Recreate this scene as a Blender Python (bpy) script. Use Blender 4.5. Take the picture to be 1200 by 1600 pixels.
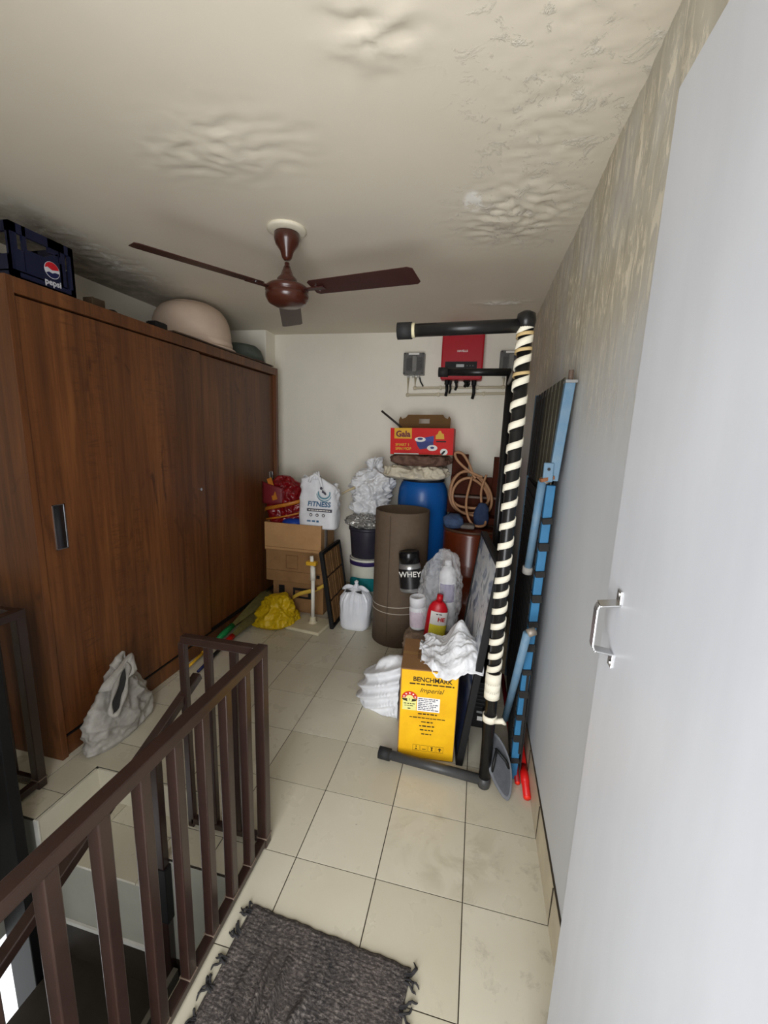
import bpy, math, random
from mathutils import Vector, Matrix, noise
random.seed(7)
for o in list(bpy.data.objects): bpy.data.objects.remove(o, do_unlink=True)
S = bpy.context.scene
COL = S.collection
PI = math.pi
# ---------------------------------------------------------------- camera
cam_d = bpy.data.cameras.new('camera'); cam = bpy.data.objects.new('camera', cam_d); COL.objects.link(cam)
cam_d.sensor_fit = 'VERTICAL'; cam_d.sensor_height = 24.0; cam_d.sensor_width = 18.0
cam_d.lens = 641.86 * 24.0 / 1600.0; cam_d.clip_start = 0.01
_r = ((0.97429604, 0.22246912, 0.03542212), (0.07429174, -0.16886862, -0.98283474), (-0.21266869, 0.96020356, -0.18105564))
cam.matrix_world = Matrix(((_r[0][0], -_r[1][0], -_r[2][0], 0.8537), (_r[0][1], -_r[1][1], -_r[2][1], -1.1805),
                           (_r[0][2], -_r[1][2], -_r[2][2], 1.5535), (0, 0, 0, 1)))
S.camera = cam
# ---------------------------------------------------------------- world, light, exposure
S.view_settings.view_transform = 'Standard'; S.view_settings.look = 'None'
S.view_settings.gamma = 1.0; S.view_settings.use_curve_mapping = False
S.view_settings.exposure = 0.48
W = bpy.data.worlds.new('sky'); S.world = W; W.use_nodes = True
_bg = W.node_tree.nodes['Background']; _bg.inputs[0].default_value = (0.72, 0.82, 1.0, 1); _bg.inputs[1].default_value = 0.6
def area(name, loc, aim, sx, sy, power, col):
    d = bpy.data.lights.new(name, 'AREA'); d.shape = 'RECTANGLE'; d.size = sx; d.size_y = sy; d.energy = power; d.color = col
    o = bpy.data.objects.new(name, d); COL.objects.link(o); o.location = loc
    o.rotation_euler = (Vector(aim) - Vector(loc)).to_track_quat('-Z', 'Z').to_euler()
    return o
area('daylight_through_doorway', (0.60, -2.0, 1.25), (0.4, 1.5, 1.35), 1.5, 2.3, 78.0, (0.98, 0.985, 1.0))
# ---------------------------------------------------------------- node helpers
def lin(c):
    return tuple(((x / 255.0) / 12.92 if x / 255.0 <= 0.04045 else ((x / 255.0 + 0.055) / 1.055) ** 2.4) for x in c)
MATS = {}
class NT:
    def __init__(s, name):
        s.m = bpy.data.materials.new(name); s.m.use_nodes = True; s.t = s.m.node_tree; s.n = s.t.nodes
        s.b = s.n['Principled BSDF']; s.tc = s.n.new('ShaderNodeTexCoord')
    def lk(s, a, b): s.t.links.new(a, b)
    def mapping(s, scale=(1, 1, 1), src='Object', rot=(0, 0, 0), loc=(0, 0, 0)):
        m = s.n.new('ShaderNodeMapping'); m.inputs['Scale'].default_value = scale; m.inputs['Rotation'].default_value = rot; m.inputs['Location'].default_value = loc
        s.lk(s.tc.outputs[src], m.inputs[0]); return m.outputs[0]
    def geo(s, scale=(1, 1, 1)):
        g = s.n.new('ShaderNodeNewGeometry'); m = s.n.new('ShaderNodeMapping'); m.inputs['Scale'].default_value = scale
        s.lk(g.outputs['Position'], m.inputs[0]); return m.outputs[0]
    def noise(s, vec, scale, detail=4, rough=0.55, dist=0.0):
        t = s.n.new('ShaderNodeTexNoise'); s.lk(vec, t.inputs['Vector']); t.inputs['Scale'].default_value = scale
        t.inputs['Detail'].default_value = detail; t.inputs['Roughness'].default_value = rough; t.inputs['Distortion'].default_value = dist
        return t.outputs['Fac']
    def ramp(s, fac, stops):
        r = s.n.new('ShaderNodeValToRGB'); s.lk(fac, r.inputs[0]); e = r.color_ramp.elements
        while len(e) < len(stops): e.new(0.5)
        for i, (p, c) in enumerate(stops):
            e[i].position = p; e[i].color = (c, c, c, 1) if not isinstance(c, tuple) else (c[0], c[1], c[2], 1)
        return r.outputs[0]
    def mix(s, fac, a, b, mode='MIX'):
        m = s.n.new('ShaderNodeMix'); m.data_type = 'RGBA'; m.blend_type = mode
        for i, v in ((0, fac), (6, a), (7, b)):
            if hasattr(v, 'links'): s.lk(v, m.inputs[i])
            elif isinstance(v, tuple): m.inputs[i].default_value = (v[0], v[1], v[2], 1)
            else: m.inputs[i].default_value = v
        return m.outputs[2]
    def math(s, op, a, b=0.0, clamp=False):
        m = s.n.new('ShaderNodeMath'); m.operation = op; m.use_clamp = clamp
        for i, v in ((0, a), (1, b)):
            if hasattr(v, 'links'): s.lk(v, m.inputs[i])
            else: m.inputs[i].default_value = v
        return m.outputs[0]
    def blobmask(s, vec, c, radii, soft=0.5):
        """soft ellipsoidal region on the surface where plaster has come loose"""
        m = s.n.new('ShaderNodeMapping'); m.inputs['Location'].default_value = tuple(-c[i] / radii[i] for i in range(3))
        m.inputs['Scale'].default_value = tuple(1.0 / r for r in radii); s.lk(vec, m.inputs[0])
        l = s.n.new('ShaderNodeVectorMath'); l.operation = 'LENGTH'; s.lk(m.outputs[0], l.inputs[0])
        r = s.n.new('ShaderNodeMapRange'); s.lk(l.outputs['Value'], r.inputs[0])
        r.inputs[1].default_value = 1.0; r.inputs[2].default_value = soft; r.inputs[3].default_value = 0.0; r.inputs[4].default_value = 1.0
        r.interpolation_type = 'SMOOTHSTEP'
        return r.outputs[0]
    def bump(s, h, strength=0.3, dist=0.01):
        b = s.n.new('ShaderNodeBump'); b.inputs['Strength'].default_value = strength; b.inputs['Distance'].default_value = dist
        s.lk(h, b.inputs['Height']); s.lk(b.outputs[0], s.b.inputs['Normal'])
    def col(s, c):
        if hasattr(c, 'links'): s.lk(c, s.b.inputs['Base Color'])
        else: s.b.inputs['Base Color'].default_value = (c[0], c[1], c[2], 1)
    def done(s, rough=0.5, metal=0.0):
        if hasattr(rough, 'links'): s.lk(rough, s.b.inputs['Roughness'])
        else: s.b.inputs['Roughness'].default_value = rough
        s.b.inputs['Metallic'].default_value = metal
        return s.m
def plain(name, c, rough=0.5, metal=0.0, var=0.18, scale=9.0, bump=0.0, bscale=60.0, c2=None, coat=0.0, trans=0.0, stretch=(1, 1, 1)):
    """procedural: a base colour with uneven tone and fine relief"""
    if name in MATS: return MATS[name]
    t = NT(name); a = lin(c); b = lin(c2) if c2 else tuple(x * (1 - var) for x in a)
    v = t.mapping(stretch)
    t.col(t.mix(t.ramp(t.noise(v, scale, 5, 0.6), [(0.3, 0.0), (0.7, 1.0)]), b, a))
    if bump: t.bump(t.noise(v, bscale, 3), bump, 0.004)
    if coat: t.b.inputs['Coat Weight'].default_value = coat; t.b.inputs['Coat Roughness'].default_value = 0.15
    if trans: t.b.inputs['Transmission Weight'].default_value = trans
    if metal < .3: t.b.inputs['Specular IOR Level'].default_value = 0.32
    MATS[name] = t.done(rough, metal); return MATS[name]
# ---------------------------------------------------------------- mesh helpers
WPOS = {}
def wpos(o): return WPOS.get(o.name, Vector((0, 0, 0)))
def orth(d):
    d = Vector(d).normalized(); a = Vector((0, 0, 1)) if abs(d.z) < 0.9 else Vector((1, 0, 0))
    u = d.cross(a).normalized(); return d, u, u.cross(d).normalized()
class MB:
    def __init__(s, M=None): s.v = []; s.f = []; s.M = M
    def add(s, vs, fs):
        n = len(s.v)
        for p in vs:
            p = Vector(p); s.v.append(s.M @ p if s.M else p)
        for f in fs: s.f.append(tuple(n + i for i in f))
        return s
    def box(s, x0, x1, y0, y1, z0, z1):
        x0, x1 = min(x0, x1), max(x0, x1); y0, y1 = min(y0, y1), max(y0, y1); z0, z1 = min(z0, z1), max(z0, z1)
        return s.add([(x0, y0, z0), (x1, y0, z0), (x1, y1, z0), (x0, y1, z0), (x0, y0, z1), (x1, y0, z1), (x1, y1, z1), (x0, y1, z1)],
                     [(0, 3, 2, 1), (4, 5, 6, 7), (0, 1, 5, 4), (1, 2, 6, 5), (2, 3, 7, 6), (3, 0, 4, 7)])
    def hexa(s, b, t):
        return s.add(list(b) + list(t), [(0, 3, 2, 1), (4, 5, 6, 7), (0, 1, 5, 4), (1, 2, 6, 5), (2, 3, 7, 6), (3, 0, 4, 7)])
    def bar(s, p0, p1, w, h, up=(0, 0, 1)):
        p0, p1 = Vector(p0), Vector(p1); d = (p1 - p0).normalized(); u = d.cross(Vector(up)).normalized(); n = u.cross(d).normalized()
        q = [u * (w / 2 * a) + n * (h / 2 * b) for a, b in ((-1, -1), (1, -1), (1, 1), (-1, 1))]
        return s.hexa([p0 + x for x in q], [p1 + x for x in q])
    def tube(s, pts, r, seg=10, closed=False, caps=True):
        pts = [Vector(p) for p in pts]; n = len(pts); rr = r if isinstance(r, (list, tuple)) else [r] * n
        vs = []; fs = []; u = None
        for i, p in enumerate(pts):
            a = pts[(i - 1) % n] if (closed or i > 0) else p; b = pts[(i + 1) % n] if (closed or i < n - 1) else p
            d = (b - a).normalized()
            if u is None: _, u, w = orth(d)
            else:
                u = (u - d * u.dot(d)); u = u.normalized() if u.length > 1e-6 else orth(d)[1]; w = u.cross(d).normalized()
            for k in range(seg):
                t = 2 * PI * k / seg; vs.append(p + (u * math.cos(t) + w * math.sin(t)) * rr[i])
        for i in range(n if closed else n - 1):
            j = (i + 1) % n
            for k in range(seg):
                l = (k + 1) % seg; fs.append((i * seg + k, i * seg + l, j * seg + l, j * seg + k))
        if caps and not closed:
            fs.append(tuple(range(seg - 1, -1, -1))); fs.append(tuple((n - 1) * seg + k for k in range(seg)))
        return s.add(vs, fs)
    def cyl(s, p0, p1, r0, r1=None, seg=20): return s.tube([p0, p1], [r0, r0 if r1 is None else r1], seg)
    def lathe(s, c, prof, seg=36, sx=1.0, sy=1.0, fn=None, axis=None):
        """prof: (radius, height) list; axis = optional 3x3/4x4 matrix for a tilted thing"""
        vs = []; fs = []; n = len(prof)
        for i, (r, z) in enumerate(prof):
            for k in range(seg):
                t = 2 * PI * k / seg; rr = r * (fn(t, z, r) if fn else 1.0)
                p = Vector((rr * math.cos(t) * sx, rr * math.sin(t) * sy, z))
                if axis: p = axis @ p
                vs.append(Vector(c) + p)
        for i in range(n - 1):
            for k in range(seg):
                l = (k + 1) % seg; fs.append((i * seg + k, i * seg + l, (i + 1) * seg + l, (i + 1) * seg + k))
        if prof[0][0] > 1e-5: fs.append(tuple(range(seg - 1, -1, -1)))
        if prof[-1][0] > 1e-5: fs.append(tuple((n - 1) * seg + k for k in range(seg)))
        return s.add(vs, fs)
    def grid(s, fn, nu, nv, wrap=False):
        vs = [fn(i / (nu if wrap else nu - 1), j / (nv - 1)) for j in range(nv) for i in range(nu)]; fs = []
        for j in range(nv - 1):
            for i in range(nu if wrap else nu - 1):
                k = (i + 1) % nu; fs.append((j * nu + i, j * nu + k, (j + 1) * nu + k, (j + 1) * nu + i))
        return s.add(vs, fs)
    def prism(s, pts, M, depth):
        """outline pts (2-D) in the frame M, thickness along its z"""
        n = len(pts); vs = [M @ Vector((x, y, 0)) for x, y in pts] + [M @ Vector((x, y, depth)) for x, y in pts]
        fs = [tuple(range(n - 1, -1, -1)), tuple(range(n, 2 * n))] + [(i, (i + 1) % n, n + (i + 1) % n, n + i) for i in range(n)]
        return s.add(vs, fs)
    def build(s, name, mat, parent=None, smooth=False, bevel=0.0, label=None, solid=0.0, kind=None, sub=0):
        xs = [p.x for p in s.v]; ys = [p.y for p in s.v]; zs = [p.z for p in s.v]
        c = Vector(((min(xs) + max(xs)) / 2, (min(ys) + max(ys)) / 2, min(zs)))
        me = bpy.data.meshes.new(name); me.from_pydata([p - c for p in s.v], [], s.f); me.validate(); me.update()
        if smooth:
            for p in me.polygons: p.use_smooth = True
        if mat: me.materials.append(mat)
        o = bpy.data.objects.new(name, me); COL.objects.link(o); WPOS[o.name] = c
        if parent: o.parent = parent; o.location = c - wpos(parent)
        else: o.location = c
        if solid:
            md = o.modifiers.new('thickness', 'SOLIDIFY'); md.thickness = solid; md.offset = 0
        if bevel:
            md = o.modifiers.new('bevel', 'BEVEL'); md.width = bevel; md.segments = 2; md.limit_method = 'ANGLE'
        if sub:
            md = o.modifiers.new('smooth', 'SUBSURF'); md.levels = sub; md.render_levels = sub
        if smooth == 2:
            pass
        if label: o['label'] = label
        if kind: o['kind'] = kind
        return o
def thing(name, label, cat, loc, group=None):
    o = bpy.data.objects.new(name, None); COL.objects.link(o); o.location = loc; o.empty_display_size = 0.05; WPOS[o.name] = Vector(loc)
    o['label'] = label; o['category'] = cat
    if group: o['group'] = group
    return o
def tag(o, label, cat, group=None):
    o['label'] = label; o['category'] = cat
    if group: o['group'] = group
    return o
def frame(o, ux, uy):
    ux = Vector(ux).normalized(); uy = Vector(uy); uy = (uy - ux * uy.dot(ux)).normalized(); n = ux.cross(uy)
    return Matrix(((ux.x, uy.x, n.x, o[0]), (ux.y, uy.y, n.y, o[1]), (ux.z, uy.z, n.z, o[2]), (0, 0, 0, 1)))
def text(body, size, mat, parent, M, name='lettering', align='CENTER', shear=0.0, bold=0.0, sx=1.0):
    cu = bpy.data.curves.new('t', 'FONT'); cu.body = body; cu.size = size; cu.align_x = align; cu.align_y = 'CENTER'; cu.shear = shear
    cu.extrude = 0.0004; cu.offset = bold; cu.resolution_u = 3
    to = bpy.data.objects.new('t', cu); COL.objects.link(to)
    me = bpy.data.meshes.new_from_object(to.evaluated_get(bpy.context.evaluated_depsgraph_get()))
    bpy.data.objects.remove(to, do_unlink=True)
    mb = MB(); mb.add([M @ Vector((v.co.x * sx, v.co.y, v.co.z + 0.0008)) for v in me.vertices], [tuple(p.vertices) for p in me.polygons])
    bpy.data.meshes.remove(me)
    return mb.build(name, mat, parent)
def flat(pts, M, mat, parent, name, lift=0.0006, th=0.0006):
    return MB().prism(pts, M @ Matrix.Translation((0, 0, lift)), th).build(name, mat, parent)
def small_print(M, x0, x1, y, h, mat, parent, seed=1):
    """a line of print too small to read: word-length dashes joined in one mesh"""
    rnd = random.Random(seed); mb = MB(); x = x0; Ml = M @ Matrix.Translation((0, 0, .0014))
    while x < x1 - h:
        w = min(x1 - x, h * rnd.uniform(1.2, 4.0)); mb.prism(rect(x, x + w, y - h * rnd.uniform(.3, .5), y + h * rnd.uniform(.3, .5)), Ml, .0004); x += w + h * .6
    return mb.build('small_print', mat, parent)
def rect(x0, x1, y0, y1): return [(x0, y0), (x1, y0), (x1, y1), (x0, y1)]
def ell(cx, cy, rx, ry, a0=0, a1=2 * PI, n=28):
    full = abs(a1 - a0 - 2 * PI) < 1e-6
    return [(cx + rx * math.cos(a0 + (a1 - a0) * i / (n if full else n - 1)), cy + ry * math.sin(a0 + (a1 - a0) * i / (n if full else n - 1))) for i in range(n)]
def nz(p, f, seed=0.0): return noise.noise(Vector((p[0] * f + seed, p[1] * f + seed * 1.7, p[2] * f - seed)))
def crease(p, f, seed=0.0):
    q = Vector(p); q = q + Vector((nz(q, f * .7, seed + 1), nz(q, f * .7, seed + 2), nz(q, f * .7, seed + 3))) * (.35 / f)
    return (.55 - 2.4 * abs(nz(q, f, seed))) * 0.6 + (.55 - 2.4 * abs(nz(q, f * 2.1, seed + 5))) * 0.34 + (.5 - 2 * abs(nz(q, f * 4.3, seed + 9))) * 0.16
def sackmesh(c, prof, seed, amp=0.03, freq=5.0, seg=120, rings=90, sx=1.0, sy=1.0, lean=(0, 0), sq=2.6):
    """crumpled closed bag: prof = [(radius, z)], interpolated, squarish in plan, creased"""
    mb = MB(); zs = [z for _, z in prof]
    L = [0.0]
    for i in range(1, len(prof)): L.append(L[-1] + math.hypot(prof[i][0] - prof[i - 1][0], prof[i][1] - prof[i - 1][1]))
    def at(t):
        t *= L[-1]
        for i in range(1, len(L)):
            if t <= L[i] + 1e-9:
                k = (t - L[i - 1]) / max(1e-9, L[i] - L[i - 1])
                return prof[i - 1][0] * (1 - k) + prof[i][0] * k, prof[i - 1][1] * (1 - k) + prof[i][1] * k
        return prof[-1]
    z0, z1 = min(zs), max(zs)
    def fn(u, v):
        r, z = at(v); t = 2 * PI * u; ct, st = math.cos(t), math.sin(t)
        q = (abs(ct) ** sq + abs(st) ** sq) ** (-1 / sq); h = (z - z0) / max(1e-6, z1 - z0)
        p = Vector((r * q * ct * sx + lean[0] * h, r * q * st * sy + lean[1] * h, z))
        k = crease(p, freq, seed) * amp * min(1.0, r / 0.04) * min(1.0, (z - z0) / 0.02 + 0.15)
        d = Vector((ct, st, 0.35)).normalized()
        return Vector(c) + p + d * k
    mb.grid(fn, seg, rings, wrap=True); return mb
# ---------------------------------------------------------------- shared materials
def m_wood():
    t = NT('wardrobe_laminate'); g = t.geo((1, 1, 1))
    v = t.geo((9, 9, 0.55)); w = t.geo((30, 30, 1.1)); k = t.geo((6, 6, 2.2))
    base = t.ramp(t.noise(v, 1.0, 6, 0.6, 1.2), [(0.25, lin((52, 26, 11))), (0.5, lin((98, 55, 25))), (0.75, lin((136, 85, 43)))])
    fine = t.ramp(t.noise(w, 1.6, 5, 0.65, 0.6), [(0.3, lin((48, 24, 10))), (0.62, lin((128, 79, 40)))])
    c = t.mix(0.42, base, fine)
    knots = t.ramp(t.noise(k, 1.1, 3, 0.5, 2.0), [(0.62, 0.0), (0.74, 1.0)])
    c = t.mix(t.math('MULTIPLY', knots, 0.65), c, lin((48, 22, 8)))
    rip = t.math('MULTIPLY', t.ramp(t.noise(t.geo((5, 5, 26)), 1.4, 3, 0.5, 1.5), [(0.5, 0.0), (0.68, 1.0)]), t.ramp(t.noise(t.geo((7, 7, 0.7)), 1.2, 2), [(0.5, 0.0), (0.62, 1.0)]))
    c = t.mix(t.math('MULTIPLY', rip, 0.45), c, lin((64, 32, 12)))
    pl = t.ramp(t.noise(t.geo((5.2, 5.2, 0.06)), 1.3, 1), [(0.4, 0.0), (0.6, 1.0)]); c = t.mix(t.math('MULTIPLY', pl, 0.3), c, lin((60, 30, 12)))
    t.col(c); t.bump(t.noise(w, 2.0, 4), 0.12, 0.002)
    t.b.inputs['Coat Weight'].default_value = 0.1; t.b.inputs['Coat Roughness'].default_value = 0.35
    return t.done(0.42)
WOOD = m_wood()
def m_tile():
    t = NT('beige_floor_tile'); v = t.geo()
    oi = t.n.new('ShaderNodeObjectInfo')
    a = t.mix(oi.outputs['Random'], lin((188, 181, 160)), lin((202, 196, 177)))
    soft = t.ramp(t.noise(v, 3.2, 4, 0.6), [(0.35, 0.0), (0.75, 1.0)])
    c = t.mix(t.math('MULTIPLY', soft, 0.2), a, lin((172, 160, 130)))
    grime = t.ramp(t.noise(v, 9.0, 6, 0.72, 0.4), [(0.56, 0.0), (0.74, 1.0)])
    side = t.blobmask(v, (1.2, -0.1, 0.0), (0.55, 0.9, 1.0), 0.2)
    c = t.mix(t.math('MULTIPLY', t.math('MULTIPLY', grime, side), 0.55), c, lin((112, 102, 84)))
    damp = t.math('MULTIPLY', t.blobmask(v, (0.84, 0.18, 0.0), (0.30, 0.24, 1.0), 0.3), t.ramp(t.noise(v, 5.5, 4, 0.55, 0.8), [(0.5, 0.0), (0.6, 1.0)]))
    c = t.mix(t.math('MULTIPLY', damp, 0.4), c, lin((150, 138, 112)))
    spots = t.ramp(t.noise(v, 34.0, 2, 0.5), [(0.76, 0.0), (0.79, 1.0)])
    c = t.mix(t.math('MULTIPLY', spots, 0.5), c, lin((96, 84, 62)))
    t.col(c); t.bump(t.noise(v, 22, 3), 0.03, 0.002)
    return t.done(t.ramp(t.noise(v, 6, 4, 0.6), [(0.3, 0.22), (0.7, 0.42)]))
TILE = m_tile()
GROUT = plain('dark_grout', (58, 49, 37), 0.9, scale=30)
BROWN = plain('brown_enamel', (46, 29, 24), 0.3, var=0.3, scale=14, bump=0.05, bscale=90); BROWN.node_tree.nodes['Principled BSDF'].inputs['Specular IOR Level'].default_value = 0.6
BLACKP = plain('black_painted_pipe', (30, 29, 29), 0.3, var=0.4, scale=18, bump=0.06, bscale=70)
CARD = plain('corrugated_cardboard', (184, 142, 96), 0.85, var=0.18, scale=7, bump=0.05, bscale=120)
CARD2 = plain('old_brown_cardboard', (150, 112, 72), 0.88, var=0.25, scale=6, bump=0.06, bscale=100)
WHITEP = plain('white_print', (236, 234, 228), 0.6, var=0.05)
BLACKI = plain('black_print', (24, 22, 22), 0.6, var=0.1)
BLACKM = plain('matt_black', (18, 18, 19), 0.55, var=0.3)
CHROME = plain('bright_metal', (205, 205, 205), 0.22, 1.0, var=0.1, scale=20)
REDP = plain('glossy_red', (196, 16, 22), 0.35, var=0.12)
# ---------------------------------------------------------------- the room
XR, XL, YB, YF, ZC = 1.197, -1.62, 2.6, -1.42, 2.46
CHIP = (.762, .62, .93, 1.86)
def m_ceiling():
    t = NT('peeling_ceiling_paint'); v = t.geo()
    base = t.mix(t.ramp(t.noise(v, 1.3, 4, 0.6), [(0.3, 0.0), (0.7, 1.0)]), lin((216, 207, 188)), lin((224, 215, 197)))
    fl = t.ramp(t.noise(v, 13.0, 8, 0.75, 0.6), [(0.56, 0.0), (0.66, 1.0)])
    reg = None
    for c, r in (((0.93, 0.75, 2.46), (0.36, 0.42, 0.5)), ((-1.55, 0.75, 2.46), (0.5, 1.1, 0.5)), ((1.05, 0.1, 2.46), (0.4, 0.8, 0.5)), ((0.93, 1.86, 2.46), (0.3, 0.14, 0.5))):
        k = t.blobmask(v, c, r, 0.25); reg = k if reg is None else t.math('MAXIMUM', reg, k)
    f = t.math('MULTIPLY', fl, reg)
    c = t.mix(t.math('MULTIPLY', f, 0.8), base, lin((236, 230, 216)))
    st = t.math('MULTIPLY', t.blobmask(v, (-1.55, 0.85, 2.46), (0.65, 1.4, 0.6), 0.15), t.ramp(t.noise(v, 4.2, 7, 0.75, 0.5), [(0.32, 0.25), (0.55, 1.0)]))
    c = t.mix(t.math('MULTIPLY', st, 0.85), c, lin((92, 90, 80)))
    c = t.mix(t.math('MULTIPLY', t.math('MULTIPLY', t.ramp(t.noise(t.geo((9, 6, 1)), 1.6, 8, 0.75, 0.8), [(0.52, 0.0), (0.6, 1.0)]), t.blobmask(v, (-1.2, .7, 2.46), (.3, .85, .5), .3)), .8), c, lin((214, 212, 202)))
    chip = t.math('MULTIPLY', t.math('MAXIMUM', t.blobmask(v, (CHIP[0], CHIP[1], 2.46), (.045, .085, .5), .5), t.blobmask(v, (CHIP[2], CHIP[3], 2.46), (.16, .045, .5), .4)), t.ramp(t.noise(v, 22, 5, .7), [(.40, 0.0), (.5, 1.0)]))
    c = t.mix(chip, c, lin((246, 243, 234)))
    t.col(c); h = t.math('ADD', t.math('MULTIPLY', fl, t.math('ADD', t.math('MULTIPLY', reg, 1.0), 0.03)), t.math('MULTIPLY', t.noise(v, 3.0, 3), 0.12))
    t.bump(h, 0.5, 0.01)
    return t.done(0.62)
def build_ceiling():
    pk = [(0.93, 0.75, 0.2, 0.22, 0.017, 13.0), (-0.05, 0.2, 0.26, 0.16, 0.010, 10.0), (-1.25, 0.75, 0.18, 0.6, 0.008, 13.0), (1.0, 0.15, 0.18, 0.4, 0.005, 14.0), (.55, -.1, .12, .1, .012, 9.0), (0.93, 1.86, 0.2, 0.05, 0.012, 12.0)]
    def fn(u, v):
        x = XL - 0.05 + u * (XR - XL + 0.1); y = YF - 0.05 + v * (YB - YF + 0.1); d = 0.003 * nz((x, y, 0), 1.3, 3.0)
        for cx, cy, rx, ry, a, f in pk:
            q = ((x - cx) / rx) ** 2 + ((y - cy) / ry) ** 2
            if q < 4: d -= a * math.exp(-q * 1.3) * (0.6 + 1.3 * crease((x, y * 1.8, 0.3), f, cx + 11))
        return Vector((x, y, ZC + d))
    o = MB().grid(fn, 200, 280).build('ceiling', m_ceiling(), smooth=True); o['kind'] = 'structure'; return o
build_ceiling()
def m_wall(name, base, streak=None):
    t = NT(name); v = t.geo()
    c = t.mix(t.ramp(t.noise(v, 1.1, 4, 0.6), [(0.3, 0.0), (0.7, 1.0)]), lin(base), tuple(x * 0.9 for x in lin(base)))
    sm = t.ramp(t.noise(t.geo((3, 3, 0.8)), 2.0, 5, 0.65), [(0.55, 0.0), (0.8, 1.0)])
    c = t.mix(t.math('MULTIPLY', sm, 0.25), c, tuple(x * 0.75 for x in lin(base)))
    h = t.math('MULTIPLY', t.noise(v, 6.0, 4), 0.5)
    if streak:
        vs = t.geo((3.0, 7.0, 1.7))
        fl = t.ramp(t.noise(vs, 4.2, 8, 0.75, 0.9), [(0.50, 0.0), (0.58, 1.0)])
        sep = t.n.new('ShaderNodeSeparateXYZ'); t.lk(v, sep.inputs[0])
        up = t.ramp(t.math('MULTIPLY', sep.outputs[2], 0.4), [(0.60, 0.0), (0.80, 1.0)])
        up = t.math('MULTIPLY', up, t.ramp(t.noise(v, 2.6, 3), [(0.25, 0.35), (0.6, 1.0)]))
        c = t.mix(t.math('MULTIPLY', up, 0.85), c, lin((184, 173, 146)))
        c = t.mix(t.math('MULTIPLY', t.math('MULTIPLY', fl, up), 0.8), c, lin((240, 231, 208)))
        h = t.math('ADD', h, t.math('MULTIPLY', fl, up))
        scr = t.ramp(t.noise(t.geo((1, 4.0, 0.6)), 3.0, 2, 0.4), [(0.79, 0.0), (0.8, 1.0)])
        c = t.mix(t.math('MULTIPLY', scr, 0.25), c, lin((110, 108, 104)))
    t.col(c); t.bump(h, 0.28, 0.008)
    return t.done(0.6)
WALLB = m_wall('cream_back_wall_paint', (240, 235, 220))
WALLR = m_wall('grey_side_wall_paint', (202, 205, 208), True)
WHITEW = plain('stairwell_plaster', (172, 171, 158), 0.7, var=0.15, scale=5)
def struct(name, mb, mat, parent=None, smooth=False, bevel=0):
    o = mb.build(name, mat, parent, smooth, bevel)
    if not parent: o['kind'] = 'structure'
    return o
struct('wall_back', MB().box(XL - .1, XR + .1, YB, YB + .1, -.02, ZC + .05), WALLB)
struct('wall_left', MB().box(XL - .1, XL, YF, YB, -.02, ZC + .05), WALLB)
struct('trim_1', MB().box(XL, -1.10, 2.42, YB, -.02, ZC + .02), WALLB, bevel=0.008)
def rightwall():
    def fn(u, v):
        y = YF + u * (YB - YF); z = -.02 + v * (ZC + .07); k = max(0, min(1, (z - 1.5) / 0.7))
        d = 0.004 * nz((0, y, z), 1.5, 2) + k * 0.005 * crease((0, y * 2.2, z * 0.6), 5.5, 4)
        return Vector((XR - d, y, z))
    return struct('wall_right', MB().grid(fn, 220, 140), WALLR, smooth=True)
rightwall()
# rear wall with the doorway the camera stands in
rw = MB(); rw.box(XL - .1, 0.10, YF - .12, YF, -.02, ZC + .05); rw.box(1.15, XR + .1, YF - .12, YF, -.02, ZC + .05); rw.box(0.10, 1.15, YF - .12, YF, 2.12, ZC + .05)
struct('wall_rear', rw, WALLB)
# skirting along the right wall
sk = MB().hexa([(XR - .006, -1.3, 0), (XR + .01, -1.3, 0), (XR + .01, 2.59, 0), (XR - .006, 2.59, 0)], [(XR - .003, -1.3, .15), (XR + .01, -1.3, .15), (XR + .01, 2.59, .15), (XR - .003, 2.59, .15)])
sk_o = struct('baseboard_right', sk, plain('skirting_tile', (196, 185, 160), 0.4, var=0.2, scale=8))
for k in range(12):
    MB().box(XR - .0075, XR - .004, -1.22 + .305 * k - .0015, -1.22 + .305 * k + .0015, .002, .149).build('joint', GROUT, sk_o)
MB().box(XR - .004, XR + .004, -1.3, 2.59, .15, .156).build('grout_line', GROUT, sk_o)
struct('baseboard_back', MB().box(-1.10, XR, YB - .008, YB + .01, 0, .1), plain('skirting_tile', (178, 166, 140)))
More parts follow.
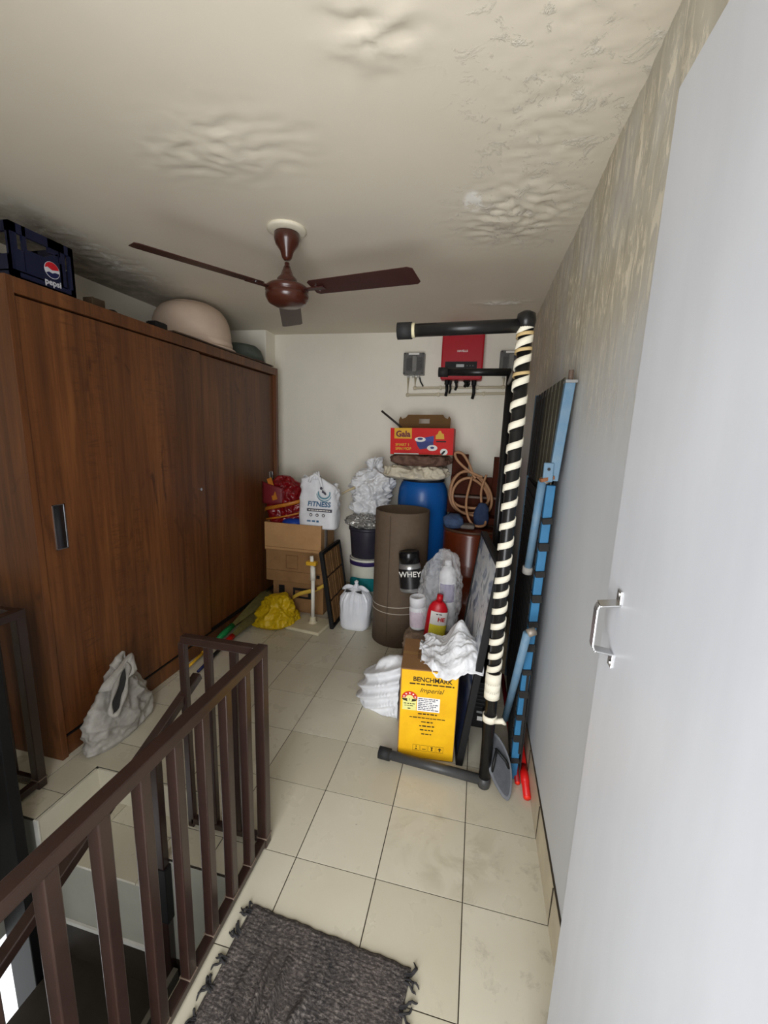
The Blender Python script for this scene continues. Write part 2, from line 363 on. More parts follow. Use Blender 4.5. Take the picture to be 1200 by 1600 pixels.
# ---- floor: grout bed with an opening for the stair, tiles as pieces
OX0, OX1, OY, OXB, OY2, OX2 = -.765, -.17, -.12, -.88, .158, .13
def solid_at(x, y):
    if OX0 < x < OX1 and y < OY2: return False
    if OXB < x < OX2 and y < OY: return False
    return True
T = .305
XCUT = [XL, OXB, OX0, OX1, OX2, XR]; YCUT = [YF - .12, OY, OY2, YB]
gb = MB(); sl = MB()
for i in range(5):
    for j in range(3):
        if solid_at((XCUT[i] + XCUT[i + 1]) / 2, (YCUT[j] + YCUT[j + 1]) / 2):
            gb.box(XCUT[i], XCUT[i + 1], YCUT[j], YCUT[j + 1], -.014, -.0025)
            sl.box(XCUT[i], XCUT[i + 1], YCUT[j], YCUT[j + 1], -.47, -.014)
floor = struct('floor', gb, GROUT)
struct('floor_slab', sl, WHITEW)
g = .0019
for a in range(-6, 5):
    for b in range(-5, 9):
        x0, x1, y0, y1 = a * T + g, (a + 1) * T - g, b * T + g, (b + 1) * T - g
        if x1 < -.98 and y0 > .2: continue
        x0, x1, y0, y1 = max(x0, XL), min(x1, XR), max(y0, YF - .12), min(y1, YB)
        if x1 - x0 < .02 or y1 - y0 < .02: continue
        xs = sorted(set([x0, x1] + [c for c in (OXB, OX0, OX1, OX2) if x0 < c < x1])); ys = sorted(set([y0, y1] + [c for c in (OY, OY2) if y0 < c < y1]))
        mb = MB()
        for i in range(len(xs) - 1):
            for j in range(len(ys) - 1):
                if solid_at((xs[i] + xs[i + 1]) / 2, (ys[j] + ys[j + 1]) / 2): mb.box(xs[i], xs[i + 1], ys[j], ys[j + 1], -.012, random.uniform(-.0004, 0))
        if mb.v: mb.build('floor_tile', TILE, floor)
# ---- stair recess, landing and dark steps below
ld = struct('floor_stair_landing', MB().box(OX0, OX1, OY, OY2, -.47, -.176), WHITEW)
for x0, x1 in ((OX0 + .012, -.612), (-.609, -.307), (-.304, OX1)):
    for y0, y1 in ((OY, .066), (.069, OY2 - .008)): MB().box(x0, x1, y0, y1, -.1765, -.165).build('landing_tile', TILE, ld)
struct('trim_2', MB().box(OXB, OX1, OY - .008, OY, -.476, -.458), plain('white_paint', (226, 224, 214), 0.5))
struct('trim_3', MB().box(OX0, OX0 + .012, OY + .0, OY2, -.165, -.006).box(OX0, OX1, OY2 - .008, OY2 - .0005, -.165, -.006), plain('recess_paint', (206, 200, 180), 0.45, var=0.12, scale=4))
struct('trim_4', MB().box(OX0 - .004, OX0 + .016, OY - .006, OY, -.176, -.004), plain('white_paint', (226, 224, 214), 0.5))
DARKST = plain('dark_steps_void_shade', (52, 44, 34), 0.6, var=0.3)  # stone colour of the steps; on the enclosing walls it stands for shade
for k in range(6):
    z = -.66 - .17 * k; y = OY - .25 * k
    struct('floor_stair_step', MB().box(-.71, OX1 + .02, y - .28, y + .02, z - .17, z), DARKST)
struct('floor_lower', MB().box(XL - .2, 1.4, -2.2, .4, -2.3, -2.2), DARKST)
struct('wall_stairwell_end', MB().box(XL - .2, 1.4, OY + .0, OY + .04, -2.2, -.4701), DARKST)  # added wall closing the void under the slab, shade put into its colour
struct('stairwell_light_blocker', MB().box(XL - .2, XL - .16, -2.2, OY, -2.2, -.02).box(XL - .2, 1.4, -2.2, -2.16, -2.2, -.02).box(1.36, 1.4, -2.2, OY, -2.2, -.02), DARKST)  # added unseen dark enclosure, keeps sky light out of the stairwell
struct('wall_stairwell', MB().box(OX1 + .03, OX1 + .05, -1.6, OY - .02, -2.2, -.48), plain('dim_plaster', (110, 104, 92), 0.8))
struct('wall_stairwell_side', MB().box(OXB - .03, OXB - .001, -1.6, -.78, -2.2, -.471).box(OXB - .03, OXB - .001, -.78, OY, -.5, -.471).box(OXB - .03, OXB - .001, -.78, OY, -2.2, -1.1).box(OXB - .03, OXB - .001, -.15, OY, -1.1, -.5), WHITEW)
def m_glow():
    t = NT('added_glow'); t.b.inputs['Emission Color'].default_value = (0.95, 0.98, 1, 1); t.b.inputs['Emission Strength'].default_value = 1.1
    t.col((0.9, 0.9, 0.9)); return t.done(0.2)
glow = struct('glow_panel', MB().box(OXB - .028, OXB - .02, -.78, -.15, -1.1, -.5), m_glow())  # added glowing panel for a bright white patch; no window is known there
MB().box(OXB - .02, OXB - .008, -.55, -.52, -1.1, -.5).build('glow_panel_bar', plain('white_paint', (226, 224, 214)), glow)
# ---------------------------------------------------------------- white door standing open on the right
def build_door():
    DW = NT('white_door_laminate'); v = DW.geo((2, 2, .5))
    c = DW.mix(DW.ramp(DW.noise(v, 2.4, 5, 0.6), [(0.35, 0.0), (0.75, 1.0)]), lin((190, 192, 196)), lin((176, 178, 182)))
    mk = DW.ramp(DW.noise(DW.geo((1, 9, 4)), 3.3, 2, 0.45), [(0.775, 0.0), (0.79, 1.0)])
    c = DW.mix(DW.math('MULTIPLY', mk, 0.55), c, lin((120, 112, 112)))
    DW.col(c); DW.bump(DW.noise(DW.geo((1, 6, 1.2)), 3, 3), 0.05, 0.004); m = DW.done(0.42)
    d = MB().box(1.093, 1.128, -1.36, -.425, .012, 2.055).build('door_1', m, bevel=.002); d['kind'] = 'structure'
    h = MB(); X = 1.093; w = .011
    P = [(X - .001, -.487, 1.325), (X - .001, -.487, 1.303), (X - .03, -.489, 1.299), (X - .033, -.489, 1.292), (X - .033, -.489, 1.228), (X - .03, -.489, 1.221), (X - .001, -.487, 1.217), (X - .001, -.487, 1.193)]
    for a, b in zip(P[:-1], P[1:]): h.bar(a, b, .018, .0035, up=(1, 0, .4) if abs(a[2] - b[2]) < .01 else (1, 0, 0))
    h.build('door_handle', CHROME, d, bevel=.001)
    for z in (1.318, 1.2): MB().cyl((X - .004, -.487, z), (X - .0005, -.487, z), .004, seg=10).build('screw', CHROME, d)
    for z in (.25, 1.9):
        MB().cyl((X - .006, -1.36, z - .05), (X - .006, -1.36, z + .05), .008, seg=12).build('hinge', CHROME, d)
build_door()
# ---------------------------------------------------------------- wardrobe
def build_wardrobe():
    x0, x1, y0, y1, zt = XL + .01, -.94, .14, 2.335, 2.11
    w = thing('wardrobe', 'tall brown wood-grain wardrobe with two sliding doors along the left wall', 'wardrobe', (-1.28, 1.24, 0))
    MB().box(x0, x1, y0, y0 + .03, 0, zt).build('side_panel', WOOD, w, bevel=.002)
    MB().box(x0, x1, y1 - .03, y1, 0, zt).build('side_panel', WOOD, w, bevel=.002)
    MB().box(x0, x1 - .002, y0 + .03, y1 - .03, zt - .06, zt).build('top_panel', WOOD, w, bevel=.002)
    MB().box(x0, x0 + .01, y0 + .03, y1 - .03, 0, zt - .06).build('back_panel', WOOD, w)
    MB().box(x0 + .01, x1 - .012, y0 + .03, y1 - .03, 0, .10).build('kickboard', WOOD, w)
    MB().box(x1 - .04, x1 - .004, y0 + .03, y1 - .03, .1005, .108).build('bottom_track', BLACKM, w)
    d1 = MB().box(x1 - .03, x1 - .008, y0 + .032, 1.275, .112, zt - .068).build('door', WOOD, w, bevel=.0015)
    d2 = MB().box(x1 - .056, x1 - .034, 1.25, y1 - .032, .112, zt - .068).build('door', WOOD, w, bevel=.0015)
    # recessed chrome pulls
    def pull(par, xf, yc, z0, z1, wd=.028):
        fr = MB(); e = .004
        fr.box(xf - .004, xf + .0025, yc - wd, yc - wd + e, z0, z1); fr.box(xf - .004, xf + .0025, yc + wd - e, yc + wd, z0, z1)
        fr.box(xf - .004, xf + .0025, yc - wd, yc + wd, z0, z0 + e); fr.box(xf - .004, xf + .0025, yc - wd, yc + wd, z1 - e, z1)
        fr.build('handle', CHROME, par, label='chrome recessed pull')
        def cup(u, v):
            a = PI * u; return Vector((xf + .0008 - .0 + .001 * math.sin(a), yc - wd + e + (2 * wd - 2 * e) * u, z0 + e + (z1 - z0 - 2 * e) * v))
        MB().grid(cup, 12, 2).build('handle_cup', plain('dark_chrome', (120, 122, 126), 0.18, 1.0, scale=5), par)
    pull(d1, x1 - .008, .255, 1.0, 1.205); pull(d2, x1 - .034, 2.25, 1.0, 1.205)
    MB().cyl((x1 - .01, 1.225, 1.16), (x1 - .001, 1.225, 1.16), .010, seg=16).build('lock', CHROME, d1)
build_wardrobe()
# ---------------------------------------------------------------- stair railings
def railing(name, label, ax, ay, ylen, xend, nb_long, n_short, lowz=0.0):
    r = thing(name, label, 'railing', (ax, ay, 0)); s = .031; H = .82
    MB().box(ax - .019, ax + .019, ay + .019, ay - ylen, H - .034, H).build('top_rail', BROWN, r, bevel=.003)
    MB().box(ax - .015, ax + .015, ay + .015, ay - ylen, .012, .042).build('bottom_rail', BROWN, r, bevel=.003)
    sg = 1 if xend > ax else -1
    MB().box(ax + sg * .019, xend, ay - .015, ay + .015, H - .032, H - .002).build('top_rail', BROWN, r, bevel=.003)
    MB().box(ax + sg * .015, xend, ay - .012, ay + .012, .014, .04).build('bottom_rail', BROWN, r, bevel=.003)
    for k in range(nb_long + 1):
        y = ay - k * (ylen - .02) / nb_long; h = s / 2 if k else .019
        MB().box(ax - h, ax + h, y - h * .95, y + h * .95, 0 if k == 0 else .04, H - .03).build('corner_post' if k == 0 else 'baluster', BROWN, r, bevel=.003)
        MB().box(ax - h - .002, ax + h + .002, y - h - .001, y + h + .001, .040, .0445).build('weld', plain('weld_scar', (120, 104, 90), .5), r)
    for k in range(1, n_short + 1):
        x = ax + (xend - ax) * k / n_short
        MB().box(x - .013, x + .013, ay - .012, ay + .012, .0 if k == n_short else .04, H - .03).build('baluster', BROWN, r, bevel=.003)
    return r
railing('stair_railing', 'dark brown metal stair railing with square balusters beside the grey rug', .165, .018, 1.19, -.148, 11, 3)
railing('stair_railing', 'dark brown metal railing at the left edge in front of the wardrobe end', -.9, .005, 1.22, -1.6, 9, 5)
h = thing('stair_handrail', 'sloping dark handrail on a single post descending into the stairwell', 'handrail', (-.15, -.12, -.5))
MB().bar((-.16, .105, .60), (-.16, -.75, .245), .034, .03).build('rail', BROWN, h, bevel=.003)
MB().box(-.172, -.142, -.15, -.121, -.53, .505).build('post', BROWN, h, bevel=.003)
MB().box(-.178, -.136, -.1525, -.1205, -.26, -.02).build('fixing_plate', BLACKM, h, bevel=.002)
nw = thing('newel_post', 'thick black post rising out of the stairwell at the left edge', 'post', (-.782, -.2, -2.2))
MB().box(-.845, -.72, -.225, -.185, -2.2, .80).build('post', BLACKM, nw, bevel=.004)
MB().box(-.849, -.716, -.229, -.181, .80, .812).build('cap', BLACKM, nw, bevel=.002)
# ---------------------------------------------------------------- ceiling fan
def build_fan():
    cx, cy = -.066, .724; FB = plain('fan_brown_enamel', (70, 34, 24), 0.28, var=0.25, scale=8, coat=0.4); DB = plain('fan_dark_blade', (60, 30, 26), 0.4, var=0.2, scale=6)
    f = thing('ceiling_fan', 'brown three-blade ceiling fan on a short down rod', 'fan', (cx, cy, 2.1))
    MB().lathe((cx, cy, 0), [(.088, ZC + .004), (.088, ZC - .008), (.080, ZC - .013), (.05, ZC - .016)], 40).build('ceiling_rose', plain('rose_plaster', (226, 218, 196), .5), f, True)
    MB().lathe((cx, cy, 0), [(.03, ZC - .014), (.056, ZC - .02), (.057, ZC - .045), (.05, ZC - .065), (.03, ZC - .092), (.022, ZC - .12), (.013, ZC - .13)], 36).build('canopy', FB, f, True)
    MB().cyl((cx, cy, ZC - .14), (cx, cy, 2.27), .011, seg=16).build('down_rod', FB, f, True)
    MB().lathe((cx, cy, 0), [(.014, 2.305), (.022, 2.285), (.03, 2.265), (.045, 2.25), (.048, 2.232), (.05, 2.22)], 36).build('motor_cup', FB, f, True)
    MB().lathe((cx, cy, 0), [(.04, 2.226), (.085, 2.222), (.098, 2.212), (.099, 2.196), (.094, 2.193), (.094, 2.187), (.099, 2.184), (.098, 2.168), (.086, 2.148), (.06, 2.136), (.0, 2.132)], 48).build('motor_housing', FB, f, True)
    for a in (-10, -124, 113):
        t = math.radians(a); R = Matrix.Translation((cx, cy, 2.197)) @ Matrix.Rotation(t, 4, 'Z')
        P = R @ Matrix.Rotation(math.radians(-11), 4, 'X')
        br = MB(R).box(.085, .20, -.016, .016, -.002, .0025).build('blade_bracket', DB, f, bevel=.001)
        pts = [(.135, -.045), (.15, -.056), (.61, -.062), (.63, -.05), (.635, .045), (.62, .06), (.15, .052), (.135, .042)]
        b = MB().prism(pts, P @ Matrix.Translation((0, 0, .003)), .003).build('blade', DB, f, bevel=.0008)
        for q in ((.165, .018), (.165, -.018), (.19, 0)):
            MB(P).cyl((q[0], q[1], -.001), (q[0], q[1], .003), .006, seg=10).build('screw', CHROME, b)
build_fan()
# ---------------------------------------------------------------- things on the wardrobe
def build_crate():
    NB = plain('navy_crate_plastic', (16, 22, 52), 0.42, var=0.2)
    x0, x1, y0, y1, z0, z1 = -1.36, -.965, .195, .455, 2.111, 2.318
    c = thing('bottle_crate', 'navy blue plastic bottle crate with a round red and white logo on the wardrobe', 'crate', ((x0 + x1) / 2, (y0 + y1) / 2, z0))
    MB().box(x0, x1, y0, y1, z0, z0 + .012).build('bottom', NB, c)
    e = .012
    # front wall (towards the room): posts, rails and a wide logo panel leave the openings
    def wall(n, P, U, L, panel):
        m = MB(frame(P, U, (0, 0, 1))); H = z1 - z0
        def bx(a, b, c0, c1): m.box(a, b, c0, c1, -e, 0)
        bx(0, .026, 0, H); bx(L - .022, L, 0, H); bx(0, L, H - .036, H); bx(0, L, 0, .035); bx(.048, .062, .03, H); bx(.026, .05, .03, .115)
        if panel: bx(.062, L - .056, .03, .125); bx(L - .066, L - .04, .03, H); m.add([(.13, .125, 0), (.19, .125, 0), (.19, .16, 0), (.19, .125, -e), (.13, .125, -e), (.19, .16, -e)], [(0, 1, 2), (5, 3, 4), (0, 2, 5, 4), (2, 1, 3, 5)]); bx(.15, .2, .15, H)
        else: bx(.062, L * .3, .03, .09); bx(L * .45, L * .55, .03, H); bx(L * .6, L, .03, .09)
        return m.build('side_wall', NB, c)
    F = wall('f', (x1, y0, z0), (0, 1, 0), y1 - y0, True)
    wall('n', (x0, y0, z0), (1, 0, 0), x1 - x0, False); wall('b', (x1, y1, z0), (-1, 0, 0), x1 - x0, False); wall('w', (x0, y1, z0), (0, -1, 0), y1 - y0, False)
    M = frame((x1, .352, z0 + .084), (0, 1, 0), (0, 0, 1)); r = .033
    flat(ell(0, 0, r, r), M, plain('logo_white', (205, 205, 210), .5), F, 'logo_disc')
    flat(ell(0, .004, r * .9, r * .82, .12, PI + .05) + [(-.02, .008), (0, .0), (.016, .004)], M, plain('logo_red', (190, 22, 36), .45), F, 'logo_red_wave', .0014)
    flat(ell(0, -.003, r * .9, r * .84, PI + .45, 2 * PI - .1) + [(.012, -.006), (0, -.012), (-.014, -.009)], M, plain('logo_blue', (20, 28, 74), .45), F, 'logo_blue_wave', .0014)
    text('pepsi', .034, plain('logo_white', (205, 205, 210)), F, frame((x1, .352, z0 + .034), (0, 1, 0), (0, 0, 1)), bold=.0008)
build_crate()
def build_tops():
    DK = plain('dark_wood_block', (66, 52, 34), .8, var=.4)
    tag(MB().box(-1.02, -.965, .535, .605, 2.1105, 2.15).build('wood_block', DK, bevel=.003), 'small dark wooden block beside the crate on the wardrobe top', 'block')
    tag(MB().lathe((-.99, .665, 2.1105), [(.022, 0), (.024, .01), (.016, .016), (0, .018)], 20).build('lid', BLACKM, smooth=True), 'tiny dark cap lying on the wardrobe edge', 'cap')
    tag(MB().box(-1.03, -.965, .93, 1.02, 2.1105, 2.145).box(-1.025, -.97, .935, 1.015, 2.145, 2.15).build('small_box', BLACKM, bevel=.002), 'small black box in front of the upturned tub on the wardrobe', 'box')
    # flat sheets under the tubs, sticking out over the edge
    def sheet(u, v):
        y = 1.05 + u * 1.22; x = -1.5 + v * .552 + .006 * math.sin(u * 9); return Vector((x, y, 2.118 + .004 * nz((u * 4, v * 3, 0), 1.2, 3) + .003 * v))
    tag(MB().grid(sheet, 30, 16).build('board_sheet', plain('worn_board', (92, 74, 60), .7, var=.35, scale=5), solid=.006), 'worn thin board under the tubs on the wardrobe', 'board')
    PK = plain('dusty_pink_plastic', (206, 184, 164), .5, var=.14, scale=5)
    c = (-1.225, 1.585, 2.128)
    b = thing('plastic_tub', 'large dusty cream plastic tub turned upside down on the wardrobe', 'tub', c)
    MB().lathe(c, [(.285, .0), (.287, .008), (.268, .012), (.266, .03), (.272, .036), (.27, .05), (.266, .06), (.264, .066), (.262, .12), (.252, .18), (.235, .222), (.205, .262), (.17, .283), (.15, .288), (.148, .295), (.13, .298), (0, .298)], 56).build('shell', PK, b, True)
    MB().lathe(c, [(.286, .009), (.293, .005), (.288, -.002), (.282, .002)], 56).build('rim', PK, b, True)
    GR = plain('grey_green_cloth', (84, 92, 84), .8, var=.3, scale=10, bump=.1)
    c2 = (-1.18, 2.11, 2.127)
    b2 = thing('basin', 'grey green basin upside down at the far end of the wardrobe top', 'basin', c2)
    MB().lathe(c2, [(.205, .0), (.205, .012), (.196, .016), (.19, .05), (.172, .1), (.14, .13), (.09, .142), (0, .146)], 44, sx=1.05).build('shell', GR, b2, True)
    MB().lathe(c2, [(.2, .012), (.21, .008), (.208, 0), (.2, -.002)], 44, sx=1.05).build('rim', plain('maroon_rim', (96, 24, 30), .5), b2, True)
build_tops()
# ---------------------------------------------------------------- rug
def build_rug():
    t = NT('rag_rug'); v = t.mapping((1, 1, 1)); w = t.n.new('ShaderNodeTexWave'); t.lk(v, w.inputs[0]); w.bands_direction = 'X'; w.inputs['Scale'].default_value = 26; w.inputs['Distortion'].default_value = 2.5; w.inputs['Detail'].default_value = 3
    fleck = t.ramp(t.noise(t.mapping((90, 160, 60)), 1.0, 3, .7), [(.34, lin((28, 26, 26))), (.5, lin((66, 60, 57))), (.68, lin((120, 111, 104)))])
    band = t.ramp(t.noise(t.mapping((9, .6, 1)), 1.0, 3, .6), [(.38, lin((22, 21, 23))), (.5, lin((70, 63, 58))), (.66, lin((86, 76, 70)))])
    t.col(t.mix(.28, fleck, band)); t.bump(t.math('ADD', t.math('MULTIPLY', w.outputs[1], .25), t.noise(t.mapping((120, 170, 60)), 1.0, 3, .7)), .7, .006); M1 = t.done(.95)
    DKY = plain('dark_yarn', (52, 50, 50), .95, var=.5, scale=40, bump=.3, bscale=200)
    A = Vector((.235, -.185, 0)); B = Vector((.77, -.222, 0)); ux = (B - A); uy = Vector((-.02, -.72, 0))
    r = thing('rag_rug', 'dark grey woven rag rug with tasselled ends on the floor tiles', 'rug', (.5, -.5, 0))
    def fn(u, v):
        p = A + ux * u + uy * v
        p = p + Vector((.002 * math.sin(v * 30 + u), .0015 * math.sin(u * 24) + .001 * math.sin(u * 71), 0))
        z = .009 + .0016 * math.sin(u * 230) * math.sin(v * 420 + 3 * (int(u * 73) % 2)) + .0012 * nz((u, v, 0), 40, 2)
        e = min(u, 1 - u, v * 1.4, (1 - v) * 1.4); z *= min(1, .35 + e * 30)
        # rucked folds in the left half
        k = max(0, min(1, (v - .1) * 6)) * math.exp(-((u - .34) / .17) ** 2)
        z += k * .042 * max(0, 1 - 1.7 * abs(math.sin((u * 2.2 - v * .3) * 12 + nz((u, v, 0), 4, 6) * 3.0)))
        return Vector((p.x, p.y, z))
    MB().grid(fn, 190, 200).build('woven_body', M1, r, True, solid=.008)
    rnd = random.Random(3)
    for side, ns in ((0, 11), (1, 10)):
        for i in range(ns):
            v = (i + .4) / ns; p = A + ux * side + uy * v; d = -1 if side == 0 else 1; L0 = rnd.uniform(.03, .042)
            mb = MB()
            for k in range(5):
                a = rnd.uniform(-1.5, 1.5); q = [p + Vector((-d * .012, (k - 2) * .004, .011))]; L = L0 * rnd.uniform(.7, 1.15)
                cv = rnd.uniform(-1, 1)
                for s in range(1, 7):
                    f = s / 6; q.append(p + Vector((d * L * f * math.cos(a * f), (k - 2) * .005 + L * math.sin(a * f) * .8 + .008 * math.sin(f * PI) * cv, .012 - .006 * f + .004 * math.sin(f * 9 + k))))
                mb.tube(q, [.003, .0036, .0032, .0034, .003, .0026, .0014], 6)
            mb.build('tassel', DKY, r, True)
build_rug()
# ---------------------------------------------------------------- electrical boxes on the back wall
def build_electrics():
    Y = YB
    inv = thing('solar_inverter', 'red wall-mounted inverter with a small display between two grey boxes', 'inverter', (.665, Y - .06, 2.04))
    RD = plain('inverter_red', (176, 14, 34), .38, var=.06)
    MB().box(.492, .838, Y - .135, Y - .012, 2.045, 2.452).build('housing', RD, inv, bevel=.012)
    MB().box(.60, .73, Y - .012, Y, 2.15, 2.35).build('bracket', plain('zinc', (150, 150, 150), .4, 1.0), inv)
    M = frame((.665, Y - .1355, 2.25), (1, 0, 0), (0, 0, 1))
    flat(rect(-.138, .125, -.13, -.06), M, BLACKM, inv, 'display_panel')
    flat(rect(-.045, .02, -.105, -.082), M, plain('display', (190, 196, 196), .3), inv, 'display', .0016)
    for k in range(3): flat(ell(.045 + .024 * k, -.094, .006, .006, n=14), M, plain('button_grey', (92, 92, 92), .5), inv, 'button', .0016)
    text('HAVELLS', .022, WHITEP, inv, M @ Matrix.Translation((0, .022, 0)), bold=.0006)
    small_print(M, .08, .135, .175, .006, WHITEP, inv, 5)
    for x in (-.155, .155): MB().cyl((.665 + x, Y - .137, 2.41), (.665 + x, Y - .134, 2.41), .005, seg=10).build('screw', BLACKM, inv)
    for x, r, L in ((.545, .013, .085), (.575, .009, .07), (.625, .011, .05), (.705, .014, .03), (.728, .010, .03), (.775, .014, .10)):
        MB().cyl((x, Y - .075, 2.045), (x, Y - .075, 2.045 - L * .4), r * 1.5, seg=14).build('cable_gland', BLACKM, inv)
        MB().tube([(x, Y - .075, 2.045 - L * .4), (x + .004, Y - .06, 2.045 - L), (x - .006, Y - .04, 2.045 - L * 1.45)], r, 10).build('cable', BLACKM, inv, True)
    # isolator boxes with clear lids showing dark gear
    GB = plain('grey_box_plastic', (128, 126, 122), .45, var=.1)
    SM = NT('smoked_clear_lid'); SM.col((.55, .55, .54)); SM.b.inputs['Transmission Weight'].default_value = .85; SM.b.inputs['IOR'].default_value = 1.2; SM = SM.done(.12)
    def jbox(name, label, xc, w, zc, hh):
        b = thing(name, label, 'electrical box', (xc, Y - .04, zc - hh))
        MB().box(xc - w, xc + w, Y - .035, Y, zc - hh, zc + hh).build('back_box', GB, b, bevel=.006)
        MB().box(xc - w, xc + w, Y - .075, Y - .036, zc - hh, zc + hh).build('clear_lid', SM, b, bevel=.008)
        for k, (a, c0, e0, e1, col) in enumerate(((-.7, -.25, -.6, .5, BLACKM), (-.15, .25, -.7, .7, plain('pale_relay', (190, 188, 182), .5)), (.3, .75, -.55, .1, BLACKM), (.3, .75, .2, .6, BLACKM))):
            MB().box(xc + w * a, xc + w * c0, Y - .062, Y - .0355, zc + hh * e0, zc + hh * e1).build('breaker', col, b, bevel=.002)
        flat(rect(-w * .5, w * .5, hh * .78, hh * .95), frame((xc, Y - .0755, zc), (1, 0, 0), (0, 0, 1)), WHITEP, b, 'sticker')
        for sx in (-1, 1):
            for sz in (-1, 1): MB().cyl((xc + sx * w * .85, Y - .078, zc + sz * hh * .88), (xc + sx * w * .85, Y - .074, zc + sz * hh * .88), .005, seg=8).build('screw', BLACKM, b)
        for k in range(3): MB().cyl((xc - w * .55 + w * .5 * k, Y - .03, zc - hh), (xc - w * .55 + w * .5 * k, Y - .03, zc - hh - .02), .011, seg=12).build('cable_gland', plain('pale_relay', (190, 188, 182)), b)
    jbox('isolator_box', 'grey isolator box with a clear lid left of the red inverter', .249, .092, 2.185, .092)
    jbox('isolator_box', 'grey isolator box with a clear lid half hidden behind the strapped pole', 1.06, .088, 2.19, .098)
    PV = plain('cream_conduit', (206, 196, 170), .45, var=.12)
    def pipe(label, pts):
        p = thing('conduit_pipe', label, 'pipe', pts[0]); MB().tube(pts, .0105, 12).build('pipe', PV, p, True)
        for q in pts[1:-1]: MB().lathe(q, [(0, -.016), (.012, -.014), (.0155, -.006), (.0155, .006), (.012, .014), (0, .016)], 14).build('elbow', PV, p, True)
        (a, b) = (Vector(pts[1]), Vector(pts[2]))
        for f in (.3, .72):
            c = a.lerp(b, f); MB().box(c.x - .008, c.x + .008, Y - .034, Y, c.z - .016, c.z + .016).build('clip', PV, p, bevel=.002)
    yy = Y - .02
    pipe('lower cream conduit running under the inverter to the right wall', [(.198, yy, 2.075), (.198, yy, 1.925), (1.12, yy, 1.95), (1.12, yy, 2.06)])
    pipe('upper cream conduit running just below the red inverter', [(.262, yy, 2.075), (.262, yy, 1.985), (1.02, yy, 2.0), (1.02, yy, 2.075)])
    tag(MB().tube([(.30, yy, 2.075), (.31, yy - .01, 2.04), (.335, yy - .006, 2.0)], .006, 8).build('cable', BLACKM, smooth=True), 'short black cable curving out of the left isolator box', 'cable')
build_electrics()
# ---------------------------------------------------------------- carton stack in the far left corner
def carton(name, label, x0, x1, y0, y1, z0, z1, mat, openup=False, parent=None):
    c = thing(name, label, 'box', ((x0 + x1) / 2, (y0 + y1) / 2, z0)); e = .005
    if openup:
        MB().box(x0, x1, y0, y1, z0, z0 + e).build('bottom', mat, c)
        MB().box(x0, x1, y0, y0 + e, z0 + e, z1).build('side_wall', mat, c); MB().box(x0, x1, y1 - e, y1, z0 + e, z1).build('side_wall', mat, c)
        MB().box(x0, x0 + e, y0 + e, y1 - e, z0 + e, z1).build('side_wall', mat, c); MB().box(x1 - e, x1, y0 + e, y1 - e, z0 + e, z1).build('side_wall', mat, c)
    else:
        MB().box(x0, x1, y0, y1, z0, z1).build('body', mat, c, bevel=.004)
    return c
TAPE = plain('brown_tape', (150, 112, 66), .35, var=.1)
def build_cartons():
    a = carton('cardboard_carton', 'small brown carton with black square prints at the bottom of the corner stack', -.83, -.36, 1.99, 2.29, .0, .275, CARD2)
    M = frame((-.83, 1.9895, 0), (1, 0, 0), (0, 0, 1))
    flat(rect(.055, .11, .16, .235), M, BLACKI, a, 'printed_mark'); flat(rect(.19, .36, .13, .225), M, BLACKI, a, 'printed_mark'); flat(rect(.21, .33, .15, .20), M, CARD2, a, 'printed_gap', .0014)
    b = carton('cardboard_carton', 'middle brown carton of the corner stack, scuffed, with printed outline squares', -.885, -.345, 1.97, 2.29, .2755, .555, CARD2)
    M = frame((-.885, 1.9695, .2755), (1, 0, 0), (0, 0, 1))
    for x0, x1, z0, z1 in ((.19, .30, .125, .245),):
        for r in (rect(x0, x1, z0, z0 + .003), rect(x0, x1, z1 - .003, z1), rect(x0, x0 + .003, z0, z1), rect(x1 - .003, x1, z0, z1)): flat(r, M, plain('faded_print', (96, 66, 40), .8), b, 'printed_line')
    flat(rect(0, .54, .098, .101), M, plain('faded_print', (96, 66, 40)), b, 'printed_line'); flat(rect(.47, .50, .06, .09), M, BLACKI, b, 'printed_mark')
    c = carton('cardboard_carton', 'open light brown carton on top of the corner stack holding bags', -.885, -.37, 1.955, 2.27, .565, .80, CARD, True)
    MB().box(-.885, -.37, 1.952, 1.955, .585, .589).build('fold_line', CARD2, c)
    MB().box(-.884, -.371, 1.9555, 2.2695, .5555, .565).build('under_flap', CARD2, c)
build_cartons()
